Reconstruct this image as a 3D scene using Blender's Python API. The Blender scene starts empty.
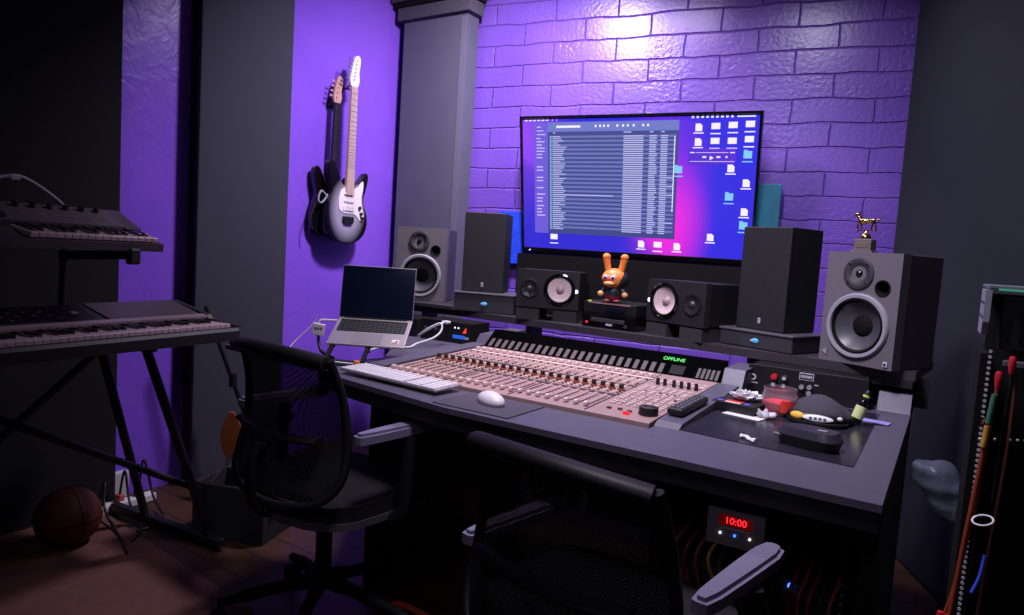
import bpy, bmesh, math, random
from mathutils import Vector, Matrix
random.seed(7)
PI = math.pi
S = bpy.context.scene
COL = S.collection
R = math.radians

# ------------------------------------------------------------------ materials
def srgb(c):
    return tuple((v/12.92 if v <= .04045 else ((v+.055)/1.055)**2.4) for v in (x/255 for x in c)) + (1,)
MATS = {}
def mat(name, rgb, rough=.6, metal=0, spec=.5, noise=0, nscale=40, bump=0, bscale=200, coat=0, emit=None, es=1, trans=0, alpha=1, sheen=0):
    if name in MATS: return MATS[name]
    m = bpy.data.materials.new(name); m.use_nodes = True
    nt = m.node_tree; b = nt.nodes['Principled BSDF']
    c = srgb(rgb)
    b.inputs['Base Color'].default_value = c
    b.inputs['Roughness'].default_value = rough
    b.inputs['Metallic'].default_value = metal
    b.inputs['Specular IOR Level'].default_value = spec
    b.inputs['Coat Weight'].default_value = coat
    b.inputs['Transmission Weight'].default_value = trans
    b.inputs['Alpha'].default_value = alpha
    if emit:
        b.inputs['Emission Color'].default_value = srgb(emit); b.inputs['Emission Strength'].default_value = es
    if noise or bump:
        tc = nt.nodes.new('ShaderNodeTexCoord')
    if noise:
        n = nt.nodes.new('ShaderNodeTexNoise'); n.inputs['Scale'].default_value = nscale; n.inputs['Detail'].default_value = 6
        nt.links.new(tc.outputs['Object'], n.inputs['Vector'])
        mr = nt.nodes.new('ShaderNodeMapRange'); mr.inputs[1].default_value = .3; mr.inputs[2].default_value = .7
        mr.inputs[3].default_value = 1-noise; mr.inputs[4].default_value = 1+noise
        nt.links.new(n.outputs['Fac'], mr.inputs[0])
        mx = nt.nodes.new('ShaderNodeVectorMath'); mx.operation = 'SCALE'; mx.inputs[0].default_value = c[:3]
        nt.links.new(mr.outputs[0], mx.inputs['Scale']); nt.links.new(mx.outputs[0], b.inputs['Base Color'])
    if bump:
        n2 = nt.nodes.new('ShaderNodeTexNoise'); n2.inputs['Scale'].default_value = bscale; n2.inputs['Detail'].default_value = 4
        nt.links.new(tc.outputs['Object'], n2.inputs['Vector'])
        bp = nt.nodes.new('ShaderNodeBump'); bp.inputs['Strength'].default_value = bump; bp.inputs['Distance'].default_value = .004
        nt.links.new(n2.outputs['Fac'], bp.inputs['Height']); nt.links.new(bp.outputs[0], b.inputs['Normal'])
    MATS[name] = m
    return m

def brick_mat():
    m = bpy.data.materials.new('purple_painted_brick'); m.use_nodes = True
    nt = m.node_tree; N = nt.nodes; L = nt.links; b = N['Principled BSDF']
    tc = N.new('ShaderNodeTexCoord'); sp = N.new('ShaderNodeSeparateXYZ'); L.new(tc.outputs['Object'], sp.inputs[0])
    nz = N.new('ShaderNodeTexNoise'); nz.inputs['Scale'].default_value = 4.5; nz.inputs['Detail'].default_value = 5; L.new(tc.outputs['Object'], nz.inputs['Vector'])
    cb = N.new('ShaderNodeCombineXYZ'); L.new(sp.outputs[0], cb.inputs[0]); L.new(sp.outputs[2], cb.inputs[1])
    sb = N.new('ShaderNodeVectorMath'); sb.operation = 'SUBTRACT'; L.new(nz.outputs['Color'], sb.inputs[0]); sb.inputs[1].default_value = (.5, .5, .5)
    sc = N.new('ShaderNodeVectorMath'); sc.operation = 'SCALE'; sc.inputs['Scale'].default_value = .035; L.new(sb.outputs[0], sc.inputs[0])
    ad = N.new('ShaderNodeVectorMath'); ad.operation = 'ADD'; L.new(cb.outputs[0], ad.inputs[0]); L.new(sc.outputs[0], ad.inputs[1])
    off = N.new('ShaderNodeVectorMath'); off.operation = 'ADD'; L.new(ad.outputs[0], off.inputs[0]); off.inputs[1].default_value = BRICK_OFF
    br = N.new('ShaderNodeTexBrick'); L.new(off.outputs[0], br.inputs['Vector'])
    br.inputs['Scale'].default_value = 1; br.inputs['Brick Width'].default_value = .365; br.inputs['Row Height'].default_value = .117
    br.inputs['Mortar Size'].default_value = .006; br.inputs['Mortar Smooth'].default_value = 1; br.inputs['Bias'].default_value = 0
    br.inputs['Color1'].default_value = (1, 1, 1, 1); br.inputs['Color2'].default_value = (.8, .8, .8, 1); br.inputs['Mortar'].default_value = (0, 0, 0, 1)
    # colour of the paint with slight wear
    cr = N.new('ShaderNodeValToRGB'); n2 = N.new('ShaderNodeTexNoise'); n2.inputs['Scale'].default_value = 2.2; n2.inputs['Detail'].default_value = 8
    L.new(tc.outputs['Object'], n2.inputs['Vector']); L.new(n2.outputs['Fac'], cr.inputs[0])
    cr.color_ramp.elements[0].position = .3; cr.color_ramp.elements[0].color = srgb((104, 70, 174))
    cr.color_ramp.elements[1].position = .75; cr.color_ramp.elements[1].color = srgb((120, 84, 190))
    L.new(cr.outputs[0], b.inputs['Base Color'])
    # mortar height modulated so some joints are filled by paint
    n4 = N.new('ShaderNodeTexNoise'); n4.inputs['Scale'].default_value = 3; L.new(tc.outputs['Object'], n4.inputs['Vector'])
    mr = N.new('ShaderNodeMapRange'); mr.inputs[1].default_value = .35; mr.inputs[2].default_value = .62; mr.inputs[3].default_value = .35; mr.inputs[4].default_value = 1
    L.new(n4.outputs['Fac'], mr.inputs[0])
    inv = N.new('ShaderNodeMath'); inv.operation = 'SUBTRACT'; inv.inputs[0].default_value = 0; L.new(br.outputs['Fac'], inv.inputs[1])
    mu = N.new('ShaderNodeMath'); mu.operation = 'MULTIPLY'; L.new(inv.outputs[0], mu.inputs[0]); L.new(mr.outputs[0], mu.inputs[1])
    hm = N.new('ShaderNodeMath'); hm.operation = 'MULTIPLY'; hm.inputs[1].default_value = .9; L.new(br.outputs['Color'], hm.inputs[0])
    hsum = N.new('ShaderNodeMath'); hsum.operation = 'ADD'; L.new(mu.outputs[0], hsum.inputs[0]); L.new(hm.outputs[0], hsum.inputs[1])
    b1 = N.new('ShaderNodeBump'); b1.inputs['Strength'].default_value = .65; b1.inputs['Distance'].default_value = .013; L.new(hsum.outputs[0], b1.inputs['Height'])
    n3 = N.new('ShaderNodeTexNoise'); n3.inputs['Scale'].default_value = 48; n3.inputs['Detail'].default_value = 5; L.new(tc.outputs['Object'], n3.inputs['Vector'])
    n5 = N.new('ShaderNodeTexNoise'); n5.inputs['Scale'].default_value = 2.6; L.new(tc.outputs['Object'], n5.inputs['Vector'])
    m5 = N.new('ShaderNodeMapRange'); m5.inputs[1].default_value = .45; m5.inputs[2].default_value = .6; m5.inputs[3].default_value = .3; m5.inputs[4].default_value = .9; L.new(n5.outputs['Fac'], m5.inputs[0])
    b2 = N.new('ShaderNodeBump'); b2.inputs['Distance'].default_value = .004; L.new(m5.outputs[0], b2.inputs['Strength'])
    L.new(n3.outputs['Fac'], b2.inputs['Height']); L.new(b1.outputs[0], b2.inputs['Normal']); L.new(b2.outputs[0], b.inputs['Normal'])
    b.inputs['Roughness'].default_value = .31; b.inputs['Specular IOR Level'].default_value = .6
    return m
BRICK_OFF = (-2.279-.1825+.365*9, -1.903+.117*20, 0)

def plaster_mat():
    m = bpy.data.materials.new('purple_painted_plaster'); m.use_nodes = True
    nt = m.node_tree; N = nt.nodes; L = nt.links; b = N['Principled BSDF']
    tc = N.new('ShaderNodeTexCoord')
    n = N.new('ShaderNodeTexNoise'); n.inputs['Scale'].default_value = 2; n.inputs['Detail'].default_value = 6; L.new(tc.outputs['Object'], n.inputs['Vector'])
    cr = N.new('ShaderNodeValToRGB'); L.new(n.outputs['Fac'], cr.inputs[0])
    cr.color_ramp.elements[0].position = .3; cr.color_ramp.elements[0].color = srgb((124, 78, 212))
    cr.color_ramp.elements[1].position = .7; cr.color_ramp.elements[1].color = srgb((138, 88, 226))
    L.new(cr.outputs[0], b.inputs['Base Color'])
    w = N.new('ShaderNodeTexNoise'); w.inputs['Scale'].default_value = 9; w.inputs['Detail'].default_value = 3; w.inputs['Distortion'].default_value = 1.5; L.new(tc.outputs['Object'], w.inputs['Vector'])
    b1 = N.new('ShaderNodeBump'); b1.inputs['Strength'].default_value = .3; b1.inputs['Distance'].default_value = .010; L.new(w.outputs['Fac'], b1.inputs['Height'])
    v = N.new('ShaderNodeTexNoise'); v.inputs['Scale'].default_value = 60; L.new(tc.outputs['Object'], v.inputs['Vector'])
    b2 = N.new('ShaderNodeBump'); b2.inputs['Strength'].default_value = .15; b2.inputs['Distance'].default_value = .003
    L.new(v.outputs['Fac'], b2.inputs['Height']); L.new(b1.outputs[0], b2.inputs['Normal']); L.new(b2.outputs[0], b.inputs['Normal'])
    b.inputs['Roughness'].default_value = .33
    return m

def floor_mat():
    m = bpy.data.materials.new('worn_reddish_floorboards'); m.use_nodes = True
    nt = m.node_tree; N = nt.nodes; L = nt.links; b = N['Principled BSDF']
    tc = N.new('ShaderNodeTexCoord')
    br = N.new('ShaderNodeTexBrick'); L.new(tc.outputs['Object'], br.inputs['Vector'])
    br.inputs['Scale'].default_value = 1; br.inputs['Brick Width'].default_value = 1.3; br.inputs['Row Height'].default_value = .14; br.inputs['Mortar Size'].default_value = .004
    br.inputs['Color1'].default_value = srgb((76, 44, 26)); br.inputs['Color2'].default_value = srgb((60, 34, 22)); br.inputs['Mortar'].default_value = srgb((20, 14, 14))
    L.new(br.outputs['Color'], b.inputs['Base Color']); b.inputs['Roughness'].default_value = .55
    return m

BLK = mat('black_plastic', (22, 22, 24), .45, bump=.1)
BLKG = mat('black_gloss', (12, 12, 14), .12, coat=.5)
BLKM = mat('black_matt', (13, 13, 14), .8, spec=.2)
DGREY = mat('dark_grey_vinyl', (52, 50, 56), .55, noise=.08, nscale=60, bump=.15, bscale=350)
HRG = mat('monitor_grey_baffle', (104, 98, 106), .5, bump=.15, bscale=300)
HRS = mat('monitor_side_grey', (70, 62, 72), .6, bump=.15, bscale=300)
CONE_G = mat('cone_dark_grey', (70, 70, 76), .4)
RING = mat('cone_ring_grey', (150, 148, 158), .38)
NSB = mat('black_ash_veneer', (25, 25, 30), .62, noise=.2, nscale=90, bump=.15, bscale=120)
CONE_W = mat('white_speaker_cone', (225, 200, 200), .5)
FOAM = mat('dark_isolation_foam', (44, 42, 46), .95, bump=.4, bscale=300)
DESK = mat('dark_desk_laminate', (84, 80, 96), .42, noise=.08, nscale=30, bump=.12, bscale=260)
DESKD = mat('black_desk_board', (24, 22, 26), .55)
INLAY = mat('satin_black_inlay', (44, 42, 54), .2, noise=.3, nscale=9)
CONS = mat('console_pale_panel', (158, 128, 125), .45, noise=.06, nscale=30)
CONSD = mat('console_dark_trim', (60, 54, 58), .5)
BTN = mat('console_button_grey', (204, 180, 176), .5)
BTND = mat('console_legend_brown', (62, 44, 44), .6)
CAPW = mat('fader_cap_pale', (216, 194, 190), .4)
CAPD = mat('knob_dark', (34, 26, 28), .4)
COPPER = mat('knob_copper', (170, 96, 70), .4, metal=.3)
ALU = mat('brushed_aluminium', (190, 180, 186), .35, metal=.7)
WHITE = mat('white_plastic', (226, 220, 224), .4)
CABLEW = mat('white_cable', (215, 210, 215), .5)
CHROME = mat('chrome', (200, 200, 205), .15, metal=1)
GOLD = mat('gold_metal', (205, 170, 110), .22, metal=1)
GREYP = mat('grey_panel_fabric', (52, 53, 66), .9, noise=.05, nscale=12, bump=.3, bscale=500)
GREYR = mat('slate_panel_fabric', (27, 30, 38), .92, noise=.08, nscale=10, bump=.3, bscale=500)
BLACKP = mat('black_panel_fabric', (13, 14, 18), .95, bump=.3, bscale=500)
TEAL = mat('teal_board', (26, 120, 150), .5, noise=.2, nscale=12)
BLUEB = mat('blue_board', (30, 70, 220), .5, noise=.25, nscale=12)
CHAIRF = mat('chair_black_frame', (22, 21, 24), .5, spec=.3)
ARMP = mat('chair_armpad_grey', (122, 116, 142), .6, bump=.2, bscale=300)
SEATF = mat('chair_seat_fabric', (30, 27, 30), .95, bump=.4, bscale=500)
ORANGE = mat('orange_vinyl', (245, 138, 66), .35)
FACEO = mat('orange_red_vinyl', (214, 78, 44), .4)
PEACH = mat('peach_vinyl', (240, 170, 110), .4)
DKRED = mat('dark_red_vinyl', (120, 24, 40), .4)
SUITB = mat('charcoal_vinyl', (36, 38, 44), .4)
RED = mat('red_plastic', (205, 40, 56), .35)
REDW = mat('red_wax', (230, 40, 60), .4)
YEL = mat('yellow_thread', (232, 176, 60), .7)
LIME = mat('lime_label', (200, 220, 90), .5)
CAPC = mat('charcoal_cotton', (58, 56, 66), .95, bump=.3, bscale=500)
KEYW = mat('ivory_piano_key', (186, 158, 168), .35)
SYNB = mat('dark_synth_case', (34, 28, 33), .5)
SYNL = mat('greyish_synth_case', (66, 54, 62), .5)
WOODB = mat('amber_wood', (130, 70, 36), .4, noise=.15, nscale=10)
BBALL = mat('worn_orange_rubber', (96, 42, 26), .6, bump=.4, bscale=220)
MAPLE = mat('pale_maple', (205, 175, 165), .4)
IVORY = mat('white_guitar_lacquer', (236, 226, 230), .25)
PLASTBAG = mat('grey_translucent_film', (92, 96, 112), .35, alpha=.6, bump=1, bscale=35)
E_GREEN = mat('green_display_glow', (10, 40, 10), emit=(90, 255, 110), es=1.1)
E_RED = mat('red_led_glow', (60, 0, 0), emit=(255, 30, 40), es=3)
E_BLUE = mat('blue_led_glow', (0, 0, 60), emit=(60, 110, 255), es=3)
E_WHITE = mat('white_led_glow', (200, 200, 255), emit=(225, 225, 255), es=2)
E_WARM = mat('led_badge_glow', (200, 200, 200), emit=(255, 240, 235), es=1.6)
CYANB = mat('cyan_badge', (70, 170, 220), .3, emit=(60, 150, 220), es=.35)
BADGE = mat('silver_badge', (190, 188, 196), .35)
CABO = mat('orange_cable', (150, 62, 34), .5)
CABR = mat('red_cable', (130, 26, 32), .45)
CABG = mat('green_cable', (60, 120, 90), .5)
CABY = mat('yellow_cable', (200, 150, 60), .5)
CABK = mat('black_cable', (18, 18, 20), .5)
DARKGL = mat('dark_screen_glass', (16, 24, 44), .12, coat=.6)
SKIRT = mat('white_skirting_paint', (200, 195, 200), .5)
BLUEL = mat('blue_lcd', (50, 110, 230), .4, emit=(50, 100, 220), es=.5)
GLASSM = bpy.data.materials.new('clear_glass'); GLASSM.use_nodes = True
_b = GLASSM.node_tree.nodes['Principled BSDF']; _b.inputs['Transmission Weight'].default_value = .92; _b.inputs['Roughness'].default_value = .05
_b.inputs['Base Color'].default_value = (.9, .8, .85, 1); _b.inputs['IOR'].default_value = 1.25
MESHM = bpy.data.materials.new('black_mesh_weave'); MESHM.use_nodes = True
def _weave():
    nt = MESHM.node_tree; N = nt.nodes; L = nt.links; b = N['Principled BSDF']
    b.inputs['Base Color'].default_value = srgb((16, 15, 18)); b.inputs['Roughness'].default_value = .7
    tc = N.new('ShaderNodeTexCoord'); w = N.new('ShaderNodeTexChecker'); w.inputs['Scale'].default_value = 260
    L.new(tc.outputs['Object'], w.inputs['Vector'])
    mr = N.new('ShaderNodeMapRange'); mr.inputs[3].default_value = .55; mr.inputs[4].default_value = 1; L.new(w.outputs['Fac'], mr.inputs[0])
    L.new(mr.outputs[0], b.inputs['Alpha'])
_weave()

# ------------------------------------------------------------------ mesh helpers
def nb(): return bmesh.new()
def place(bm, verts, loc=(0,0,0), rot=(0,0,0)):
    M = Matrix.Translation(loc) @ Matrix.Rotation(rot[2], 4, 'Z') @ Matrix.Rotation(rot[1], 4, 'Y') @ Matrix.Rotation(rot[0], 4, 'X')
    bmesh.ops.transform(bm, matrix=M, verts=verts)
def box(bm, loc, size, rot=(0,0,0), bev=0, seg=2):
    r = bmesh.ops.create_cube(bm, size=1); vs = r['verts']
    bmesh.ops.scale(bm, vec=size, verts=vs)
    if bev:
        es = list({e for v in vs for e in v.link_edges})
        rr = bmesh.ops.bevel(bm, geom=es, offset=bev, segments=seg, profile=.5, affect='EDGES')
        vs = list({v for f in rr['faces'] for v in f.verts} | {v for v in vs if v.is_valid})
    place(bm, vs, loc, rot); return bm
def cyl(bm, loc, r, h, rot=(0,0,0), r2=None, seg=24):
    q = bmesh.ops.create_cone(bm, cap_ends=True, segments=seg, radius1=r, radius2=r if r2 is None else r2, depth=h)
    place(bm, q['verts'], loc, rot); return bm
def ball(bm, loc, s, rot=(0,0,0), seg=20):
    q = bmesh.ops.create_uvsphere(bm, u_segments=seg, v_segments=seg//2+2, radius=1)
    bmesh.ops.scale(bm, vec=s if isinstance(s, tuple) else (s,s,s), verts=q['verts']); place(bm, q['verts'], loc, rot); return bm
def lathe(bm, prof, loc=(0,0,0), rot=(0,0,0), seg=40):
    rings = []; vs = []
    for (r, z) in prof:
        if r < 1e-6: v = bm.verts.new((0,0,z)); rings.append([v]); vs.append(v)
        else:
            ring = [bm.verts.new((r*math.cos(2*PI*k/seg), r*math.sin(2*PI*k/seg), z)) for k in range(seg)]; rings.append(ring); vs += ring
    for a, b in zip(rings, rings[1:]):
        for k in range(seg):
            k2 = (k+1) % seg
            if len(a) == 1 and len(b) == 1: continue
            if len(a) == 1: bm.faces.new((a[0], b[k], b[k2]))
            elif len(b) == 1: bm.faces.new((a[k], a[k2], b[0]))
            else: bm.faces.new((a[k], a[k2], b[k2], b[k]))
    place(bm, vs, loc, rot); return bm
def prism(bm, pts, t0, t1, plane='XY', loc=(0,0,0), rot=(0,0,0)):
    """polygon pts extruded from t0 to t1 along the third axis"""
    def P(p, t):
        return {'XY': (p[0], p[1], t), 'XZ': (p[0], t, p[1]), 'YZ': (t, p[0], p[1])}[plane]
    a = [bm.verts.new(P(p, t0)) for p in pts]; b = [bm.verts.new(P(p, t1)) for p in pts]; n = len(pts)
    bm.faces.new(a[::-1]); bm.faces.new(b)
    for k in range(n): bm.faces.new((a[k], a[(k+1)%n], b[(k+1)%n], b[k]))
    place(bm, a+b, loc, rot); return bm
def plate(bm, W, H, holes, y0, y1):
    """front plate W x H (x centred, z from 0) with round holes (x, z, r), from y0 to y1"""
    es = []
    def loop(P):
        v = [bm.verts.new((p[0], y0, p[1])) for p in P]
        for i in range(len(v)): es.append(bm.edges.new((v[i], v[(i+1) % len(v)])))
    loop([(-W/2,0),(W/2,0),(W/2,H),(-W/2,H)])
    for (x, z, r) in holes: loop([(x+r*math.cos(2*PI*k/48), z+r*math.sin(2*PI*k/48)) for k in range(48)])
    bmesh.ops.triangle_fill(bm, use_beauty=True, use_dissolve=False, edges=es, normal=(0,-1,0))
    fs = bm.faces[:]
    r = bmesh.ops.extrude_face_region(bm, geom=fs)
    bmesh.ops.translate(bm, vec=(0, y1-y0, 0), verts=[g for g in r['geom'] if isinstance(g, bmesh.types.BMVert)])
    return bm
def smooth_path(P, n=6):
    P = [Vector(p) for p in P]
    if len(P) < 3: return P
    out = []
    for i in range(len(P)-1):
        p0 = P[max(i-1,0)]; p1 = P[i]; p2 = P[i+1]; p3 = P[min(i+2, len(P)-1)]
        for k in range(n):
            t = k/n
            out.append(.5*((2*p1)+(-p0+p2)*t+(2*p0-5*p1+4*p2-p3)*t*t+(-p0+3*p1-3*p2+p3)*t**3))
    out.append(P[-1]); return out
def tube(bm, P, r, seg=8, smooth=True, n=6, flat=1.0, closed=False):
    pts = smooth_path(P, n) if smooth else [Vector(p) for p in P]
    rs = r if isinstance(r, (list, tuple)) else None
    rings = []; up = Vector((0,0,1)); prev = None
    for i, p in enumerate(pts):
        if closed: d = pts[(i+1) % len(pts)] - pts[i-1]
        else: d = pts[min(i+1, len(pts)-1)] - pts[max(i-1, 0)]
        if d.length < 1e-9: d = Vector((0,0,1))
        d.normalize()
        if prev is None:
            a = d.cross(up)
            if a.length < .05: a = d.cross(Vector((1,0,0)))
        else:
            a = prev - d*prev.dot(d)
            if a.length < 1e-6: a = d.cross(up)
        a.normalize(); prev = a; b = d.cross(a)
        t = i/(len(pts)-1)
        rr = r if rs is None else rs[0] + (rs[-1]-rs[0])*t if len(rs) == 2 else rs[min(int(t*(len(rs)-1)+.5), len(rs)-1)]
        rings.append([bm.verts.new(p + a*rr*math.cos(2*PI*k/seg) + b*rr*flat*math.sin(2*PI*k/seg)) for k in range(seg)])
    pr = list(zip(rings, rings[1:])) + ([(rings[-1], rings[0])] if closed else [])
    for A, B in pr:
        for k in range(seg): bm.faces.new((A[k], A[(k+1)%seg], B[(k+1)%seg], B[k]))
    if not closed:
        bm.faces.new(rings[0][::-1]); bm.faces.new(rings[-1])
    return bm
def rod(bm, a, b, r, seg=10): return tube(bm, [a, b], r, seg, smooth=False)
def beam(bm, a, b, w, h, bev=0):
    a = Vector(a); b = Vector(b); d = b-a; L = d.length
    yaw = math.atan2(d.y, d.x); pit = -math.asin(max(-1, min(1, d.z/L)))
    box(bm, (a+b)/2, (L, w, h), (0, pit, yaw), bev); return bm
def chaikin(P, n=2):
    for _ in range(n):
        Q = []
        for i in range(len(P)):
            a = P[i]; b = P[(i+1) % len(P)]
            Q += [(.75*a[0]+.25*b[0], .75*a[1]+.25*b[1]), (.25*a[0]+.75*b[0], .25*a[1]+.75*b[1])]
        P = Q
    return P
def obj(name, bm, m, parent=None, loc=None, rot=None, smooth=None, label=None):
    bmesh.ops.recalc_face_normals(bm, faces=bm.faces[:])
    me = bpy.data.meshes.new(name); bm.to_mesh(me); bm.free()
    for mm in (m if isinstance(m, (list, tuple)) else [m]): me.materials.append(mm)
    if smooth is not None:
        for p in me.polygons: p.use_smooth = True
        try: me.set_sharp_from_angle(angle=R(smooth))
        except Exception: pass
    o = bpy.data.objects.new(name, me); COL.objects.link(o)
    if parent: o.parent = parent
    if loc: o.location = loc
    if rot: o.rotation_euler = rot
    if label: o['label'] = label
    return o
def tag(o, label, cat, group=None, kind=None):
    o['label'] = label; o['category'] = cat
    if group: o['group'] = group
    if kind: o['kind'] = kind
    return o
def thing(name, label, cat, loc=(0,0,0), rz=0, group=None):
    o = bpy.data.objects.new(name, None); COL.objects.link(o); o.empty_display_size = .05
    o.location = loc; o.rotation_euler = (0, 0, rz)
    return tag(o, label, cat, group)
def dup(root, loc, rz, label, group=None):
    r = root.copy(); COL.objects.link(r); r.location = loc; r.rotation_euler = (0, 0, rz); r['label'] = label
    if group: r['group'] = group
    for ch in list(root.children):
        c = ch.copy(); COL.objects.link(c); c.parent = r
        for g in list(ch.children):
            d = g.copy(); COL.objects.link(d); d.parent = c
    return r
def struct(o): o['kind'] = 'structure'; return o
def text(name, body, size, m, parent, loc, rot=(R(90),0,0), ext=.0005):
    cu = bpy.data.curves.new(name, 'FONT'); cu.body = body; cu.size = size; cu.extrude = ext; cu.align_x = 'CENTER'; cu.align_y = 'CENTER'
    o = bpy.data.objects.new(name, cu); COL.objects.link(o); o.data.materials.append(m); me = bpy.data.meshes.new_from_object(o); me.name = name; bpy.data.objects.remove(o)
    o = bpy.data.objects.new(name, me); COL.objects.link(o); o.parent = parent; o.location = loc; o.rotation_euler = rot
    return o

# ------------------------------------------------------------------ room
A9 = R(9.1)
struct(obj('floor', box(nb(), (0,0,-.05), (4.6, 5.4, .1)), floor_mat(), loc=(-1.3, 1.6, 0)))
struct(obj('ceiling', box(nb(), (0,0,.05), (4.6, 5.4, .1)), mat('dark_ceiling_paint', (40, 36, 50), .9), loc=(-1.3, 1.6, 2.95)))
struct(obj('wall_back', box(nb(), (2.0, .06, 1.475), (4.2, .12, 2.95)), brick_mat(), loc=(-3.0, 3.25, 0), rot=(0, 0, A9)))
struct(obj('wall_left', box(nb(), (-.06, 0, 1.475), (.12, 5.2, 2.95)), plaster_mat(), loc=(-3.0, .75, 0)))
A22 = R(25)
struct(obj('wall_right', box(nb(), (.06, 0, 1.475), (.12, 4.6, 2.95)), mat('dark_slate_paint', (20, 22, 28), .85, bump=.2), loc=(.68, 2.0, 0), rot=(0,0,A22)))
bm = nb(); box(bm, (-2.985, -.1, .06), (.03, 3.4, .12), bev=.006)
struct(obj('baseboard_left', bm, SKIRT))

# ------------------------------------------------------------------ wall panels
def panel(name, label, x, y0, y1, z0, z1, t, m, edge):
    th = thing(name, label, 'acoustic panel', (x, (y0+y1)/2, z0))
    bm = nb(); box(bm, (-t/2, 0, (z1-z0)/2), (t-.012, y1-y0-.02, z1-z0-.02)); obj('backing_frame', bm, edge, th)
    bm = nb(); box(bm, (-.011, 0, (z1-z0)/2), (.022, y1-y0, z1-z0), bev=.006); obj('fabric_face', bm, m, th)
    return th
panel('acoustic_panel', 'tall grey fabric wall panel between the two purple strips of the left wall', -2.9, 1.845, 2.345, .0, 2.94, .095, GREYP, BLACKP)
panel('acoustic_panel', 'black fabric wall panel behind the keyboards at far left', -2.9, .0, 1.505, .0, 2.94, .095, BLACKP, BLACKP)
# grey column in the corner, with moulded cap
pil = thing('corner_column', 'grey painted corner column with dark moulded cap beside the brick wall', 'column', (-2.685, 3.175, 0))
bm = nb(); prism(bm, [(-.24, 0), (.235, 0), (.235, .11), (-.24, .03)], 0, 2.53); obj('column_shaft', bm, mat('column_grey_paint', (84, 84, 101), .7, noise=.05, nscale=8, bump=.15), pil)
bm = nb(); box(bm, (.215, -.002, 1.25), (.04, .004, 2.5)); obj('edge_strip', bm, mat('column_strip_grey', (98, 96, 114), .7), pil)
CAPM = mat('cap_dark_grey', (74, 71, 80), .6, noise=.1)
bm = nb(); prism(bm, [(-.27, -.03), (.265, -.03), (.265, .11), (-.27, .03)], 2.525, 2.60)
prism(bm, [(-.30, -.06), (.29, -.06), (.29, .11), (-.30, .02)], 2.625, 2.65)
obj('cap_moulding', bm, CAPM, pil)
bm = nb(); prism(bm, [(-.285, -.045), (.28, -.045), (.28, .11), (-.285, .03)], 2.60, 2.625)
prism(bm, [(-.30, -.10), (.33, -.10), (.33, .11), (-.30, .02)], 2.65, 2.72); prism(bm, [(-.31, -.15), (.35, -.15), (.35, .11), (-.31, .01)], 2.72, 2.94)
obj('cap_crown', bm, BLKM, pil)
# right hand panel, splayed in front of the brick wall
rp = thing('acoustic_panel', 'large slate grey fabric panel standing right of the brick wall', 'acoustic panel', (-.245, 3.60, 0), A22-PI/2)
bm = nb(); box(bm, (1.15, .045, 1.47), (2.3, .05, 2.90)); obj('backing_frame', bm, BLACKP, rp)
bm = nb(); box(bm, (1.15, .01, 1.47), (2.3, .02, 2.92), bev=.005); obj('fabric_face', bm, GREYR, rp)

# ------------------------------------------------------------------ television
def screen_mat():
    m = bpy.data.materials.new('desktop_wallpaper_glow'); m.use_nodes = True
    nt = m.node_tree; N = nt.nodes; L = nt.links; b = N['Principled BSDF']
    tc = N.new('ShaderNodeTexCoord'); sp = N.new('ShaderNodeSeparateXYZ'); L.new(tc.outputs['Object'], sp.inputs[0])
    def math_(op, a, bb=None, cc=None):
        n = N.new('ShaderNodeMath'); n.operation = op
        for i, v in enumerate((a, bb, cc)):
            if v is None: continue
            if isinstance(v, (int, float)): n.inputs[i].default_value = v
            else: L.new(v, n.inputs[i])
        return n.outputs[0]
    def blob(cx, cz, rx, rz):
        dx = math_('DIVIDE', math_('SUBTRACT', sp.outputs[0], cx), rx); dz = math_('DIVIDE', math_('SUBTRACT', sp.outputs[2], cz), rz)
        d = math_('SQRT', math_('ADD', math_('MULTIPLY', dx, dx), math_('MULTIPLY', dz, dz)))
        n = N.new('ShaderNodeMapRange'); n.interpolation_type = 'SMOOTHSTEP'; L.new(d, n.inputs[0]); n.inputs[1].default_value = 0; n.inputs[2].default_value = 1; n.inputs[3].default_value = 1; n.inputs[4].default_value = 0
        return n.outputs[0]
    def mix(f, a, c):
        n = N.new('ShaderNodeMix'); n.data_type = 'RGBA'; L.new(f, n.inputs[0])
        if isinstance(a, tuple): n.inputs[6].default_value = a
        else: L.new(a, n.inputs[6])
        n.inputs[7].default_value = c; return n.outputs[2]
    col = mix(blob(-.62, .25, .35, .5), srgb((52, 44, 226)), srgb((150, 70, 245)))
    col = mix(blob(.16, -.04, .30, .62), col, srgb((150, 44, 235)))
    col = mix(blob(.20, -.20, .24, .42), col, srgb((245, 40, 225)))
    # dark diagonal fold of the wallpaper
    ln = math_('ADD', math_('MULTIPLY', sp.outputs[0], .62), math_('ADD', sp.outputs[2], .25))
    mr = N.new('ShaderNodeMapRange'); L.new(ln, mr.inputs[0]); mr.inputs[1].default_value = -.02; mr.inputs[2].default_value = .03; mr.inputs[3].default_value = .45; mr.inputs[4].default_value = 0
    col = mix(mr.outputs[0], col, srgb((44, 36, 190)))
    L.new(col, b.inputs['Emission Color']); b.inputs['Emission Strength'].default_value = 1.0
    b.inputs['Base Color'].default_value = (.01, .01, .015, 1); b.inputs['Roughness'].default_value = .25
    return m
def em(name, rgb, s=1.0): return mat(name, (10, 10, 14), .4, emit=rgb, es=s)
TW, TH = 1.245, .735
tv = thing('television', 'wide flat television showing a computer desktop, mounted on the brick wall', 'television', (-1.445, 3.335, 1.560), R(8.5))
tilt = R(11.3)
def tvp(o): o.rotation_euler = (tilt, 0, 0); return o
bm = nb(); box(bm, (0, .022, 0), (TW, .035, TH), bev=.006); tvp(obj('casing', bm, BLKM, tv))
bm = nb()
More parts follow.
